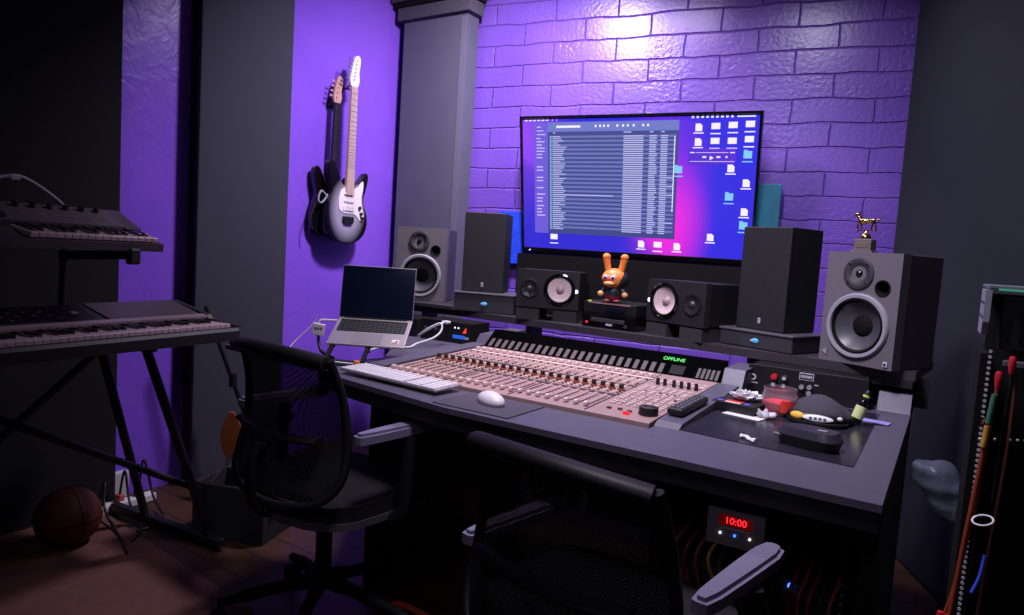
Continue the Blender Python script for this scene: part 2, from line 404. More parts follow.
for s in (-1, 1): box(bm, (s*(TW/2-.007), -.004, 0), (.014, .02, TH), bev=.003)
box(bm, (0, -.004, TH/2-.007), (TW, .02, .014), bev=.003); box(bm, (0, -.004, -TH/2+.012), (TW, .02, .024), bev=.003)
tvp(obj('bezel', bm, BLKG, tv))
SW, SH = TW-.028, TH-.038
scr = tvp(obj('screen', box(nb(), (0, 0, 0), (SW, .006, SH)), screen_mat(), tv))
bm = nb(); cyl(bm, (-.57, -.016, -TH/2+.010), .003, .004, (PI/2,0,0)); tvp(obj('power_light', bm, E_WHITE, tv))
bm = nb(); box(bm, (0, .065, -.02), (.3, .05, .25), bev=.008); tvp(obj('wall_bracket', bm, BLKM, tv))
sz0 = .005
def R2(u0, v0, u1, v1): # screen fraction -> local rect (u right, v down)
    return (((u0+u1)/2-.5)*SW, (.5-(v0+v1)/2)*SH + sz0, abs(u1-u0)*SW, abs(v1-v0)*SH)
def srect(bm, u0, v0, u1, v1, lay=0):
    x, z, w, h = R2(u0, v0, u1, v1); box(bm, (x, -.0036-.0006*lay, z), (w, .0006, h)); return bm
def sobj(name, bm, m):
    o = obj(name, bm, m, scr)
    if name.endswith('text'): o['kind'] = 'stuff'
    return o
win = srect(nb(), .055, .03, .12, .88); sobj('window_sidebar', win, em('ui_sidebar', (112, 92, 220)))
bm = srect(nb(), .12, .03, .692, .10); sobj('window_toolbar', bm, em('ui_toolbar', (112, 122, 200)))
bm = srect(nb(), .12, .10, .692, .88); sobj('window_list', bm, em('ui_list', (66, 72, 140)))
bm = nb()
NR = 23
rowh = (.85-.13)/NR
for k in range(NR):
    if k % 1 == 0: srect(bm, .127, .13+rowh*k, .682, .13+rowh*(k+.5), 1)
sobj('list_stripes', bm, em('ui_stripe', (108, 116, 184)))
rnd = random.Random(3)
bm = nb()
for k in range(NR*2):
    v = .133+rowh*.5*k
    L_ = .026+.04*rnd.random()
    if k in (28,): L_ = .28
    srect(bm, .142, v, .142+L_, v+.006, 2)
    srect(bm, .462, v, .462+.085, v+.007, 2); srect(bm, .572, v, .572+.025+.01*rnd.random(), v+.007, 2)
    srect(bm, .620, v, .620+.028+(.03 if k in (19, 23, 27, 40) else 0), v+.007, 2)
srect(bm, .462, .105, .495, .112, 2); srect(bm, .573, .105, .587, .112, 2); srect(bm, .62, .105, .634, .112, 2); srect(bm, .145, .105, .155, .112, 2)
o = sobj('file_rows_text', bm, em('ui_text', (196, 198, 246), 1.0))
bm = nb()
for k in range(NR*2): srect(bm, .130, .132+rowh*.5*k, .137, .132+rowh*.5*k+.010, 2)
sobj('file_row_icons', bm, em('ui_fileicons', (130, 196, 236)))
bm = nb()
for k in range(3): srect(bm, .068, .06+.028*k, .068+.02+.01*k, .067+.028*k, 1)
for v in list(x*.024+.145 for x in range(7))+[.36,.385,.44,.465,.52,.57,.6,.625,.66,.685,.71,.735]:
    srect(bm, .066, v, .066+.018+.022*rnd.random(), v+.008, 1)
sobj('sidebar_text', bm, em('ui_side_text', (214, 196, 250)))['kind'] = 'stuff'
bm = nb()
srect(bm, .16, .055, .27, .072, 1)
for u in (.335,.355,.372,.39,.43,.455,.475,.50,.54,.56): srect(bm, u, .053, u+.008, .07, 1)
srect(bm, .675, .14, .6785, .68, 2)
for k in range(8): srect(bm, .01+.02*k+(.01 if k > 5 else 0), .01, .024+.02*k, .018, 1)
for k in range(9): srect(bm, .74+.019*k, .008, .750+.019*k, .020, 1)
srect(bm, .915, .01, .985, .019, 1)
sobj('menu_bar_text', bm, em('ui_white', (246, 240, 255)))
def desk_icon(u, v, kind, wlab=.04):
    bm = nb()
    if kind == 'folder': srect(bm, u-.016, v, u+.016, v+.05, 1); srect(bm, u-.016, v-.008, u-.002, v, 1); m = em('ui_folder', (130, 205, 255))
    elif kind == 'doc': prism(bm, [((u-.5-.013)*SW, (.5-v)*SH), ((u-.5+.006)*SW, (.5-v)*SH), ((u-.5+.014)*SW, (.5-v-.014)*SH), ((u-.5+.014)*SW, (.5-v-.052)*SH), ((u-.5-.013)*SW, (.5-v-.052)*SH)], -.0042, -.0036, 'XZ'); m = em('ui_doc', (248, 240, 250))
    else: srect(bm, u-.017, v, u+.017, v+.042, 1); m = em('ui_doc', (248, 240, 250))
    srect(bm, u-wlab/2, v+.068, u+wlab/2, v+.076, 1)
    sobj('desktop_icon', bm, m)
for (u, v, k) in [(.770,.050,'doc'),(.836,.055,'img'),(.902,.05,'img'),(.966,.045,'img'),(.770,.15,'doc'),(.836,.155,'img'),(.902,.155,'img'),(.966,.145,'img'),
                  (.964,.245,'folder'),(.695,.35,'folder'),(.903,.33,'doc'),(.965,.43,'doc'),(.903,.535,'folder'),(.965,.63,'doc'),(.965,.735,'folder'),
                  (.148,.885,'img'),(.55,.895,'doc'),(.622,.905,'img'),(.703,.90,'doc'),(.838,.82,'doc')]: desk_icon(u, v, k)
bm = srect(nb(), .735, .225, .920, .335, 1); sobj('player_panel', bm, em('ui_player', (88, 44, 214)))
bm = nb(); srect(bm, .74, .252, .758, .259, 2); srect(bm, .763, .254, .89, .257, 2); srect(bm, .897, .252, .915, .259, 2); srect(bm, .74, .315, .915, .318, 2)
srect(bm, .79, .28, .805, .292, 2); srect(bm, .845, .28, .86, .292, 2); srect(bm, .88, .28, .888, .292, 2)
prism(bm, [((.819-.5)*SW, (.5-.27)*SH), ((.819-.5)*SW, (.5-.30)*SH), ((.835-.5)*SW, (.5-.285)*SH)], -.0054, -.0048, 'XZ')
sobj('player_controls', bm, em('ui_white', (246, 240, 255)))
# coloured boards behind the television
bm = nb(); box(bm, (0, 0, .3), (.17, .02, .36), bev=.003); tag(obj('coloured_board', bm, TEAL, loc=(-.83, 3.535, 1.12), rot=(0,0,A9)), 'teal board showing behind the right edge of the television', 'board')
bm = nb(); box(bm, (0, 0, .1), (.24, .02, .30), bev=.003); tag(obj('coloured_board', bm, BLUEB, loc=(-2.13, 3.345, 1.17), rot=(0,0,A9)), 'blue board showing behind the left edge of the television', 'board')

# ------------------------------------------------------------------ studio desk
dk = thing('studio_desk', 'wide dark laminate studio desk with a raised shelf, holding the mixing console', 'desk', (0, 0, 0))
DZ = .76; SZ = .89
# desktop: front ledge, right wing, left wing (the console sits in the bay)
cx0, cx1, cy0, cy1 = -1.575, -.622, 1.66, 2.40
bm = nb()
prism(bm, [(-.07,1.44), (-1.12,1.44), (-1.12,cy0-.004), (-.07,cy0-.004)], DZ-.016, DZ)                         # front ledge
prism(bm, [(-1.12,1.44), (-1.60,1.51), (-1.785,1.59), (-2.34,1.62), (-2.34,1.735), (-2.13,1.80), (-1.87,1.745), (-1.80,1.75), (-1.775,1.90), (cx0-.004,1.90), (cx0-.004,cy0-.004), (-1.12,cy0-.004)][::-1], DZ-.016, DZ)
prism(bm, [(cx0-.004,1.90), (-1.775,1.90), (-1.93,2.12), (-2.42,2.45), (-2.42,2.78), (cx0-.004,2.78)], DZ-.016, DZ)
prism(bm, [(cx1+.004,cy0-.004), (-.07,cy0-.004), (-.07,2.78), (cx1+.004,2.78)], DZ-.016, DZ)
obj('desktop', bm, DESK, dk)
bm = nb(); box(bm, ((cx0+cx1)/2, 2.05, DZ-.03), (cx1-cx0+.03, .80, .02)); obj('console_bay', bm, DESKD, dk)
bm = nb(); prism(bm, [(-.072,1.445), (-1.12,1.445), (-1.60,1.515), (-1.785,1.595), (-1.775,1.615), (-1.60,1.535), (-1.12,1.465), (-.072,1.465)], DZ-.058, DZ-.0165); obj('front_apron', bm, DESKD, dk)
bm = nb(); box(bm, (-.09, 2.15, (DZ-.017)/2), (.03, 1.18, DZ-.017)); obj('side_panel', bm, DESKD, dk)
bm = nb(); box(bm, (-1.62, 2.2, (DZ-.017)/2), (.03, 1.0, DZ-.017)); obj('side_panel', bm, DESKD, dk)
bm = nb(); box(bm, (-.85, 2.72, (DZ-.07)/2+.03), (1.46, .02, DZ-.12)); obj('back_panel', bm, DESKD, dk)
bm = nb(); prism(bm, [(2.455, DZ), (2.50, DZ+.055), (2.60, DZ+.06), (2.60, DZ)], -.165, -.072, 'YZ'); obj('corner_riser', bm, DESK, dk)
bm = nb(); prism(bm, [(2.27, DZ), (2.32, DZ+.085), (2.50, DZ+.085), (2.50, DZ)], cx1+.006, cx1+.075, 'YZ'); obj('console_cheek', bm, DESK, dk)
bm = nb(); prism(bm, [(1.69, DZ+.0005), (1.72, DZ+.012), (2.268, DZ+.040), (2.268, DZ+.0005)], cx1+.003, cx1+.070, 'YZ'); obj('arm_rest_strip', bm, DESK, dk)
bm = nb(); box(bm, (-.135, 2.62, .81), (.21, .02, .098)); obj('end_board', bm, DESKD, dk)
bm = nb(); prism(bm, [(-.53,2.545),(-.075,2.500),(-.075,2.52),(-.53,2.565)], SZ-.055, SZ-.0305); obj('shelf_fascia', bm, DESKD, dk)
bm = nb(); box(bm, (-2.25,2.78,SZ+.0105), (.50,.36,.020), bev=.003); obj('riser_board', bm, mat('shelf_dark_laminate', (60, 54, 60), .4, bump=.1), dk)
bm = nb(); prism(bm, [(2.30, DZ), (2.36, DZ+.075), (2.60, DZ+.085), (2.60, DZ)], cx0-.085, cx0-.006, 'YZ'); obj('console_cheek', bm, DESK, dk)
bm = nb(); prism(bm, [(1.69, DZ+.0005), (1.70, DZ+.02), (2.298, DZ+.045), (2.298, DZ+.0005)], cx0-.075, cx0-.006, 'YZ'); obj('arm_rest_strip', bm, DESK, dk)
bm = nb(); prism(bm, [(-.555,1.70), (-.145,1.675), (-.15,2.38), (-.565,2.38)], DZ+.0003, DZ+.0025); obj('inlay_panel', bm, INLAY, dk)
# raised shelf with fascia and posts
SZ = .89
bm = nb(); prism(bm, [(-2.46,2.62), (-1.95,2.66), (-.07,2.505), (-.03,2.92), (-2.46,3.0)], SZ-.03, SZ); obj('raised_shelf', bm, mat('shelf_dark_laminate', (60, 54, 60), .4, bump=.1), dk)
for (x, y) in [(-2.40,2.88), (-1.62,2.70), (-.60,2.62), (-.12,2.66)]:
    bm = nb(); box(bm, (x, y+.04, (SZ-.03+DZ)/2), (.03, .1, SZ-.03-DZ-.001)); obj('shelf_post', bm, DESKD, dk)

# ------------------------------------------------------------------ mixing console
cs = thing('mixing_console', 'large pale 24 fader mixing console set into the desk', 'mixing console', (0, 0, 0))
def cz(y): return .772 + (y-1.66)*.045   # sloping top
bm = nb(); prism(bm, [(1.665, DZ-.018), (1.665, .770), (1.672, .7715), (2.27, cz(2.27)), (2.27, DZ-.018)], cx0, cx1, 'YZ'); obj('body', bm, CONS, cs)
bm = nb(); prism(bm, [(2.27, DZ-.018), (2.27, cz(2.27)), (2.345, .862), (2.38, .862), (2.38, DZ-.018)], cx0, cx1, 'YZ'); obj('meter_bridge', bm, mat('bridge_black', (6, 6, 7), 1.0, spec=0), cs)
sl = math.atan(.045); bsl = math.atan2(.062, .075)
def cpad(bm, x, y, w, d, h=.003, bev=0): box(bm, (x, y, cz(y)+h/2), (w, d, h), (sl, 0, 0), bev); return bm
pitch = (-.812+1.565)/24
chx = [-1.565+pitch*(k+.5) for k in range(24)]
# seams
bm = nb()
for k in (8, 16, 24): cpad(bm, -1.565+pitch*k, 1.965, .003, .59, .0012)
for y in (1.885, 2.02, 2.16): cpad(bm, (-1.57-.80)/2, y, .76, .0025, .0012)
cpad(bm, -.715, 2.13, .17, .0025, .0012)
obj('panel_seams', bm, CONSD, cs)
# fader slots
bm = nb()
for x in chx: cpad(bm, x, 1.79, .0035, .12, .0012)
obj('fader_slots', bm, BTND, cs)['kind'] = 'stuff'
bm = nb()
for x in chx:
    for k in range(6): cpad(bm, x+.009, 1.745+.019*k, .004, .0016, .0009)
    cpad(bm, x+.001, 1.872, .018, .012, .0009)
    cpad(bm, x+.001, 2.030, .020, .006, .0009)
obj('scale_legends', bm, BTND, cs)['kind'] = 'stuff'
for x in chx:
    bm = nb(); y = 1.712; box(bm, (x, y, cz(y)+.0065), (.0115, .020, .011), (sl,0,0), .0025)
    box(bm, (x, y, cz(y)+.0123), (.0115, .0025, .001), (sl,0,0)); obj('fader_cap', bm, CAPW, cs)
for x in chx:
    bm = nb(); y = 1.952; cyl(bm, (x, y, cz(y)+.0085), .0085, .016, r2=.0072, seg=12); cyl(bm, (x, y, cz(y)+.0175), .0072, .002, r2=.006, seg=12)
    k = obj('rotary_knob', bm, CAPD, cs)
    bm = nb(); cyl(bm, (x, y, cz(y)+.003), .0125, .004, seg=14); obj('knob_collar', bm, COPPER, k)
bm = nb()
for x in chx:
    for (y, w, d) in [(1.905,.010,.008), (1.925,.010,.006), (1.985,.016,.006), (2.000,.016,.006), (2.050,.010,.007), (2.068,.010,.007), (2.095,.018,.007), (2.115,.018,.007), (2.14,.010,.006), (2.235,.012,.008)]:
        cpad(bm, x-.004, y, w, d, .0035)
obj('channel_buttons', bm, BTN, cs).__setitem__('kind', 'stuff')
bm = nb()
for x in chx:
    for y in (1.905, 1.925, 2.050, 2.068, 2.14): cpad(bm, x+.008, y, .005, .005, .0035)
obj('status_lamps', bm, BTND, cs).__setitem__('kind', 'stuff')
for x in chx:
    bm = nb(); y = 2.195; box(bm, (x, y, cz(y)+.006), (.014, .012, .011), (sl,0,0), .002); obj('select_button', bm, CAPW, cs)
bm = nb(); cpad(bm, (-1.57-.80)/2, 2.17, .75, .014, .0012); obj('scribble_strip', bm, mat('pale_strip', (210, 190, 186), .5), cs)
# master section
for k in range(6):
    x = -.768+.024*k+(.006 if k > 1 else 0); y = 2.105+.0*k
    bm = nb(); cyl(bm, (x, y, cz(y)+.011), .0065, .021, seg=12, r2=.0055); obj('master_knob', bm, CAPD, cs)
bm = nb(); rr = random.Random(5)
for i in range(7):
    for j in range(13):
        x = -.782+.023*i; y = 1.79+.022*j
        if y < 2.07 and rr.random() < .86: cpad(bm, x, y, rr.choice([.010,.014,.016]), .009, .0035)
obj('master_buttons', bm, BTN, cs)
bm = nb()
for i in range(7):
    for j in range(4):
        if rr.random() < .7: cpad(bm, -.77+.023*i+.01, 1.80+.062*j, .007, .007, .004)
for i in range(5): cpad(bm, -.765+.03*i, 1.73+.006*(i%2), .012, .009, .004)
obj('master_dark_buttons', bm, BTND, cs)
bm = nb()
for i in range(7): cpad(bm, -.775+.023*i, 2.15, .016, .012, .002); cpad(bm, -.775+.023*i, 2.185, .016, .008, .002)
obj('master_legend_strip', bm, mat('pale_strip', (210, 190, 186), .5), cs)
bm = nb(); cyl(bm, (-.655, 1.742, cz(1.742)+.010), .026, .02, seg=32); cyl(bm, (-.655, 1.742, cz(1.742)+.021), .024, .003, r2=.018, seg=32); ball(bm, (-.662,1.734,cz(1.742)+.023), .004); obj('jog_wheel', bm, BLK, cs, smooth=40)
bm = nb(); cpad(bm, -.703, 1.705, .018, .012, .006); obj('red_button', bm, mat('red_lit_button', (190, 30, 40), .35, emit=(255, 30, 50), es=.8), cs)
# meter bridge detail
def bridge(bm, x, f0, f1, w):  # strip on the sloped face, f along the slope 0..1
    y0 = 2.27+.075*f0; y1 = 2.27+.075*f1; z0 = cz(2.27)+(.862-cz(2.27))*f0; z1 = cz(2.27)+(.862-cz(2.27))*f1
    ang = math.atan2(z1-z0, y1-y0); L_ = math.hypot(z1-z0, y1-y0)
    box(bm, (x, (y0+y1)/2-.0008*math.sin(ang), (z0+z1)/2+.0008*math.cos(ang)), (w, L_, .0016), (ang,0,0)); return bm
MET = mat('meter_grey_window', (92, 84, 86), .6, spec=.1)
for x in chx: obj('level_meter', bridge(nb(), x, .06, .50, .016), MET, cs)
for k in range(5): obj('level_meter', bridge(nb(), -.695+.016*k, .06, .52, .010), MET, cs)
bm = bridge(nb(), -.77, .08, .50, .05); obj('logo_plate', bm, mat('logo_dark', (40, 36, 38), .7, spec=.1), cs)
y_, z_ = 2.27+.075*.74, cz(2.27)+(.862-cz(2.27))*.74
text('counter_display', 'OFFLINE', .021, E_GREEN, cs, (-.795, y_-.0022, z_+.0026), (math.atan2(.862-cz(2.27), .075), 0, 0))

# ------------------------------------------------------------------ loudspeakers
def big_monitor(label, loc, rz, badge):
    W, D, H = .258, .22, .37
    t = thing('studio_monitor', label, 'loudspeaker', loc, rz, 'large grey studio monitors')
    obj('cabinet', box(nb(), (0, .045+(D-.033)/2, H/2), (W-.001, D-.033, H-.0005), bev=.004), HRS, t)
    obj('baffle', plate(nb(), W, H, [(0,.128,.0935),(.074,.258,.0205)], 0, .046), HRG, t)
    wz = .128
    bm = nb(); lathe(bm, [(.108,0), (.108,.007), (.103,.012), (.093,.011), (.0905,.004), (.0905,0)], (0, 0, wz), (PI/2,0,0), 56); obj('woofer_ring', bm, RING, t, smooth=50)
    wf = obj('woofer_cone', lathe(nb(), [(.0915,.0), (.084,.001), (.078,-.004), (.034,-.034), (.03,-.034)], (0, -.002, wz), (PI/2,0,0), 56), CONE_G, t, smooth=60)
    obj('dust_cap', lathe(nb(), [(.036,-.033), (.03,-.027), (.016,-.023), (0,-.022)], (0,-.002,wz), (PI/2,0,0), 32), BLKM, wf, smooth=60)
    obj('woofer_surround', lathe(nb(), [(.0910,.001), (.086,.009), (.079,-.002)], (0,-.002,wz), (PI/2,0,0), 56), BLKM, wf, smooth=60)
    tx, tz = -.012, .300
    tw = obj('tweeter', lathe(nb(), [(.052,0), (.052,.005), (.048,.007), (.030,.004), (.022,-.004), (.0,-.004)], (tx, -.001, tz), (PI/2,0,0), 40), DGREY, t, smooth=50)
    obj('tweeter_dome', lathe(nb(), [(.014,-.004), (.011,.002), (.006,.006), (0,.007)], (tx,-.001,tz), (PI/2,0,0), 24), BLKG, tw, smooth=60)
    bm = nb()
    for k in range(4): cyl(bm, (tx+.043*math.cos(PI/4+k*PI/2), -.009, tz+.043*math.sin(PI/4+k*PI/2)), .003, .003, (PI/2,0,0), seg=10)
    obj('tweeter_screws', bm, CHROME, tw)
    obj('bass_port', lathe(nb(), [(.026,0), (.026,.003), (.022,.003), (.0195,-.002), (.0185,-.044), (0,-.044)], (.074, -.001, .258), (PI/2,0,0), 32), BLKM, t, smooth=50)
    if badge:
        bm = nb(); box(bm, (.108, -.003, .018), (.015, .003, .017), bev=.001); b = obj('power_badge', bm, BADGE, t)
        bm = nb(); box(bm, (.108, -.0055, .018), (.007, .002, .007)); obj('badge_mark', bm, BLK, b)
        bm = nb(); prism(bm, [(-.118,.03), (-.100,.018), (-.098,.042)], -.004, -.001, 'XZ'); obj('corner_emblem', bm, RING, t)
    return t
big_monitor('large grey two way monitor with the gold figurine on top of it', (-.250, 2.502, SZ), -R(27), True)
big_monitor('large grey two way monitor standing behind the open laptop', (-2.262, 2.66, SZ+.022), R(25), False)

def tall_speaker(label, loc, rz):
    W, D, H = .203, .188, .382
    t = thing('bookshelf_speaker', label, 'loudspeaker', loc, rz, 'tall black speakers')
    obj('cabinet', box(nb(), (0, D/2+.014, H/2), (W-.003, D-.002, H), bev=.003), NSB, t)
    obj('front_grille', box(nb(), (0, .008, H/2), (W, .016, H), bev=.004), NSB, t)
    bm = nb(); box(bm, (.0, -.0015, .035), (.011, .003, .020), bev=.001); b = obj('logo_badge', bm, BADGE, t)
    bm = nb(); box(bm, (0, -.0035, .039), (.006, .001, .003)); box(bm, (0, -.0035, .031), (.006, .001, .003)); obj('badge_mark', bm, BLK, b)
    return t
def plinth(label, loc, rz, H):
    W, D = .30, .22
    t = thing('speaker_plinth', label, 'speaker stand', loc, rz, 'speaker plinths')
    obj('body', box(nb(), (0, D/2, H/2-.002), (W, D, H-.006), bev=.005), DGREY, t)
    obj('top_plate', box(nb(), (0, D/2-.002, H-.005), (W+.006, D+.006, .009), bev=.003), mat('plinth_top_grey', (86, 82, 90), .35), t)
    bm = nb(); ball(bm, (.004, -.001, H*.45), (.015, .004, .009)); lb = obj('oval_logo', bm, CYANB, t, smooth=60)
    bm = nb(); box(bm, (-.006, -.005, H*.45), (.014, .003, .007), bev=.0008); obj('logo_letters', bm, BADGE, lb)
    return t
plinth('low grey plinth with blue oval logo under the right tall black speaker', (-.592, 2.592, SZ), -R(20), .067)
tall_speaker('tall black speaker right of the television, standing on a grey plinth', (-.588, 2.625, SZ+.0675), -R(22))
plinth('low grey plinth with blue oval logo under the left tall black speaker', (-1.862, 2.66, SZ), R(18), .095)
tall_speaker('tall black speaker left of the television, standing on a grey plinth', (-1.905, 2.70, SZ+.0955), R(24))

def side_monitor(label, loc, rz, flip):
    W, D, H = .285, .20, .17; s = -1 if flip else 1
    t = thing('nearfield_monitor', label, 'loudspeaker', loc, rz, 'small monitors lying on their sides')
    wx = .055*s; wz = .087
    obj('cabinet', box(nb(), (0, .024+D/2, H/2), (W-.004, D-.02, H-.003), bev=.004), BLK, t)
    obj('baffle', plate(nb(), W, H, [(wx,wz,.060)], 0, .034), mat('small_monitor_black', (34, 31, 35), .5), t)
    obj('woofer_ring', lathe(nb(), [(.072,0), (.072,.004), (.066,.007), (.062,.002)], (wx,-.0005,wz), (PI/2,0,0), 48), BLKG, t, smooth=50)
    c = obj('woofer_cone', lathe(nb(), [(.0595,.001), (.053,.0), (.019,-.016), (0,-.016)], (wx,-.001,wz), (PI/2,0,0), 48), CONE_W, t, smooth=60)
    obj('dust_cap', lathe(nb(), [(.020,-.0155), (.014,-.006), (.006,-.002), (0,-.0015)], (wx,-.001,wz), (PI/2,0,0), 24), mat('dust_cap_pink_grey', (186, 160, 160), .4), c, smooth=60)
    obj('cone_surround', lathe(nb(), [(.0625,.001), (.058,.0062), (.0535,.0005)], (wx,-.001,wz), (PI/2,0,0), 48), BLKM, c, smooth=60)
    tx = -.082*s
    bm = nb(); lathe(bm, [(.046,0), (.046,.004), (.040,.005), (.014,-.004), (0,-.004)], (tx,-.0005,wz-.002), (PI/2,0,0), 8); tw = obj('tweeter_horn', bm, BLK, t)
    obj('tweeter_dome', lathe(nb(), [(.014,-.004), (.010,.003), (0,.006)], (tx,-.0005,wz-.002), (PI/2,0,0), 20), CONE_G, tw, smooth=60)
    bm = nb(); cyl(bm, (.130*s, -.002, wz-.003), .0085, .003, (PI/2,0,0)); obj('lit_logo', bm, E_WHITE, t)
    return t
def pad(label, loc, rz, w=.105):
    t = obj('foam_pad', prism(nb(), [(0,0), (0,.050), (.17,.056), (.17,0)], -w/2, w/2, 'YZ'), FOAM, loc=loc, rot=(0,0,rz))
    return tag(t, label, 'isolation pad', 'foam pads under the small monitors')
def hs(label, loc, rz, flip, la, lb):
    side_monitor(label, (loc[0], loc[1], SZ+.0565), rz, flip)
    c, s = math.cos(rz), math.sin(rz)
    for k, (dx, lab) in enumerate([(-.085, la), (.085, lb)]):
        pad(lab, (loc[0]+dx*c, loc[1]+dx*s, SZ), rz)
hs('small black monitor on its side, left of the rabbit figure', (-1.512, 2.65), R(18), False, 'left dark foam pad under the small monitor left of the rabbit', 'right dark foam pad under the small monitor left of the rabbit')
hs('small black monitor on its side, right of the rabbit figure', (-.905, 2.60), -R(20), True, 'left dark foam pad under the small monitor right of the rabbit', 'right dark foam pad under the small monitor right of the rabbit')

# ------------------------------------------------------------------ boxes under the rabbit, rabbit, trophy
t = thing('disc_drive', 'black disc drive box with front slot directly on the shelf under the rabbit', 'audio device', (-1.205, 2.64, SZ), -R(4), 'stacked black devices')
obj('case', box(nb(), (0, .11, .03), (.25, .22, .06), bev=.004), BLKG, t)
bm = nb(); box(bm, (0, -.002, .034), (.16, .004, .016), bev=.0015); obj('disc_tray', bm, DGREY, t)
bm = nb(); box(bm, (.01, -.005, .018), (.03, .002, .008)); obj('logo_print', bm, BADGE, t)
bm = nb(); cyl(bm, (-.1, -.002, .02), .004, .004, (PI/2,0,0)); obj('red_lamp', bm, E_RED, t)
bm = nb(); cyl(bm, (.085, -.002, .018), .007, .006, (PI/2,0,0)); obj('button', bm, DGREY, t)
t = thing('media_player', 'black media player box stacked on the disc drive, under the rabbit', 'audio device', (-1.205, 2.645, SZ+.0605), -R(4), 'stacked black devices')
obj('case', box(nb(), (0, .11, .025), (.25, .215, .05), bev=.004), BLK, t)
bm = nb(); box(bm, (0, -.001, .045), (.2, .003, .006)); obj('trim_line', bm, mat('pinkish_trim', (150, 110, 115), .4), t)
bm = nb(); cyl(bm, (-.1, .01, .0505), .008, .004); obj('green_lamp', bm, mat('lime_lamp', (120, 160, 40), .4, emit=(190, 230, 90), es=.8), t)
bm = nb(); box(bm, (.03, -.0015, .02), (.09, .003, .014)); obj('display_window', bm, DARKGL, t)

t = thing('rabbit_figure', 'orange eared vinyl rabbit figure in a dark suit, standing on the black device boxes', 'figurine', (-1.205, 2.675, SZ+.111), R(12)); t.scale = (1.14, 1.14, 1.03)
bm = nb(); ball(bm, (0, 0, .098), (.047, .041, .043), seg=28); hd = obj('head', bm, ORANGE, t, smooth=80)
for s in (-1, 1):
    bm = nb(); tube(bm, [(s*.022, .0, .125), (s*.028, .0, .150), (s*.033, -.001, .176), (s*.034, -.001, .186)], [.0125, .0125, .0135, .016], 16, n=5); ball(bm, (s*.034, -.001, .187), (.0152,.0152,.0145)); obj('ear', bm, ORANGE, hd, smooth=80)
bm = nb(); ball(bm, (.010, .006, .094), (.046, .041, .040), seg=28); obj('hood', bm, SUITB, hd, smooth=80)
bm = nb(); ball(bm, (-.010, -.012, .096), (.034, .033, .026), seg=24); fc = obj('face', bm, FACEO, hd, smooth=80)
for s in (-1, 1):
    bm = nb(); ball(bm, (-.010+s*.014, -.0385, .103), (.0095, .006, .011), seg=16); ey = obj('eye', bm, mat('pale_blue_eye', (190, 205, 225), .3), hd, smooth=80)
    bm = nb(); ball(bm, (-.010+s*.014, -.0445, .102), (.004, .002, .006), seg=12); obj('pupil', bm, BLKG, hd, smooth=80)
bm = nb(); ball(bm, (-.010, -.036, .079), (.021, .014, .011), seg=20); obj('muzzle', bm, PEACH, hd, smooth=80)
bm = nb(); lathe(bm, [(0,.018), (.026,.020), (.030,.035), (.028,.055), (.020,.068), (0,.070)], seg=28); obj('torso', bm, SUITB, t, smooth=60)
bm = nb(); lathe(bm, [(0,.008), (.024,.008), (.029,.018), (.0295,.028), (0,.029)], seg=28); obj('shorts', bm, DKRED, t, smooth=60)
for s in (-1, 1):
    bm = nb(); ball(bm, (s*.015, -.006, .008), (.015, .020, .008), seg=16); obj('foot', bm, mat('rose_vinyl', (190, 90, 100), .4), t, smooth=80)
    bm = nb(); tube(bm, [(s*.024, 0, .062), (s*.036, -.002, .050), (s*.043, -.006, .040)], [.010, .009, .008], 12); ar = obj('arm', bm, SUITB, t, smooth=80)
    bm = nb(); ball(bm, (s*.045, -.008, .034), (.012, .011, .0125), seg=16); obj('hand', bm, PEACH, ar, smooth=80)

t = thing('dog_trophy', 'small gold dog trophy on a grey block, standing on the right monitor', 'figurine', (-.262, 2.60, SZ+.3705), -R(20)); t.scale = (.88,)*3
bm = nb(); box(bm, (0, 0, .004), (.082, .06, .008), bev=.002); box(bm, (0, 0, .03), (.066, .046, .046), bev=.003); bs = obj('base_block', bm, mat('trophy_grey_block', (110, 98, 100), .35), t)
bm = nb(); box(bm, (0, -.024, .030), (.045, .002, .02), bev=.0005); obj('name_plate', bm, mat('worn_brass_plate', (140, 122, 112), .4, metal=.5), bs)
bm = nb(); lathe(bm, [(.018,.052), (.020,.060), (.015,.070), (.007,.076), (.005,.086), (0,.086)], seg=24); box(bm, (-.02,-.0,.086), (.03,.014,.004), bev=.001); box(bm, (.025,0,.086), (.024,.014,.004), bev=.001); box(bm, (0,0,.086), (.05,.004,.003)); obj('pedestal_dome', bm, GOLD, t, smooth=50)
bm = nb()
tube(bm, [(-.026,0,.122), (-.010,0,.121), (.010,0,.1225), (.028,0,.121)], [.0105, .0115, .009, .0095], 12)
tube(bm, [(-.025,0,.125), (-.032,0,.136), (-.036,0,.145)], [.008, .0065, .006], 10)
ball(bm, (-.038, 0, .148), (.0095, .0075, .0075)); tube(bm, [(-.040,0,.147), (-.052,0,.144)], [.0055, .0038], 8)
for s in (-1, 1): tube(bm, [(-.034, s*.005, .153), (-.032, s*.007, .161)], [.0035, .001], 6)
for (x, dx) in ((-.024, -.004), (.024, .003)):
    for s in (-1, 1): tube(bm, [(x, s*.006, .118), (x+dx+s*.004, s*.007, .104), (x+s*.005, s*.007, .0885)], [.005, .0035, .003], 8)
tube(bm, [(.034,0,.124), (.046,0,.130), (.056,0,.138)], [.003, .0015], 6)
obj('dog_figure', bm, GOLD, t, smooth=60)

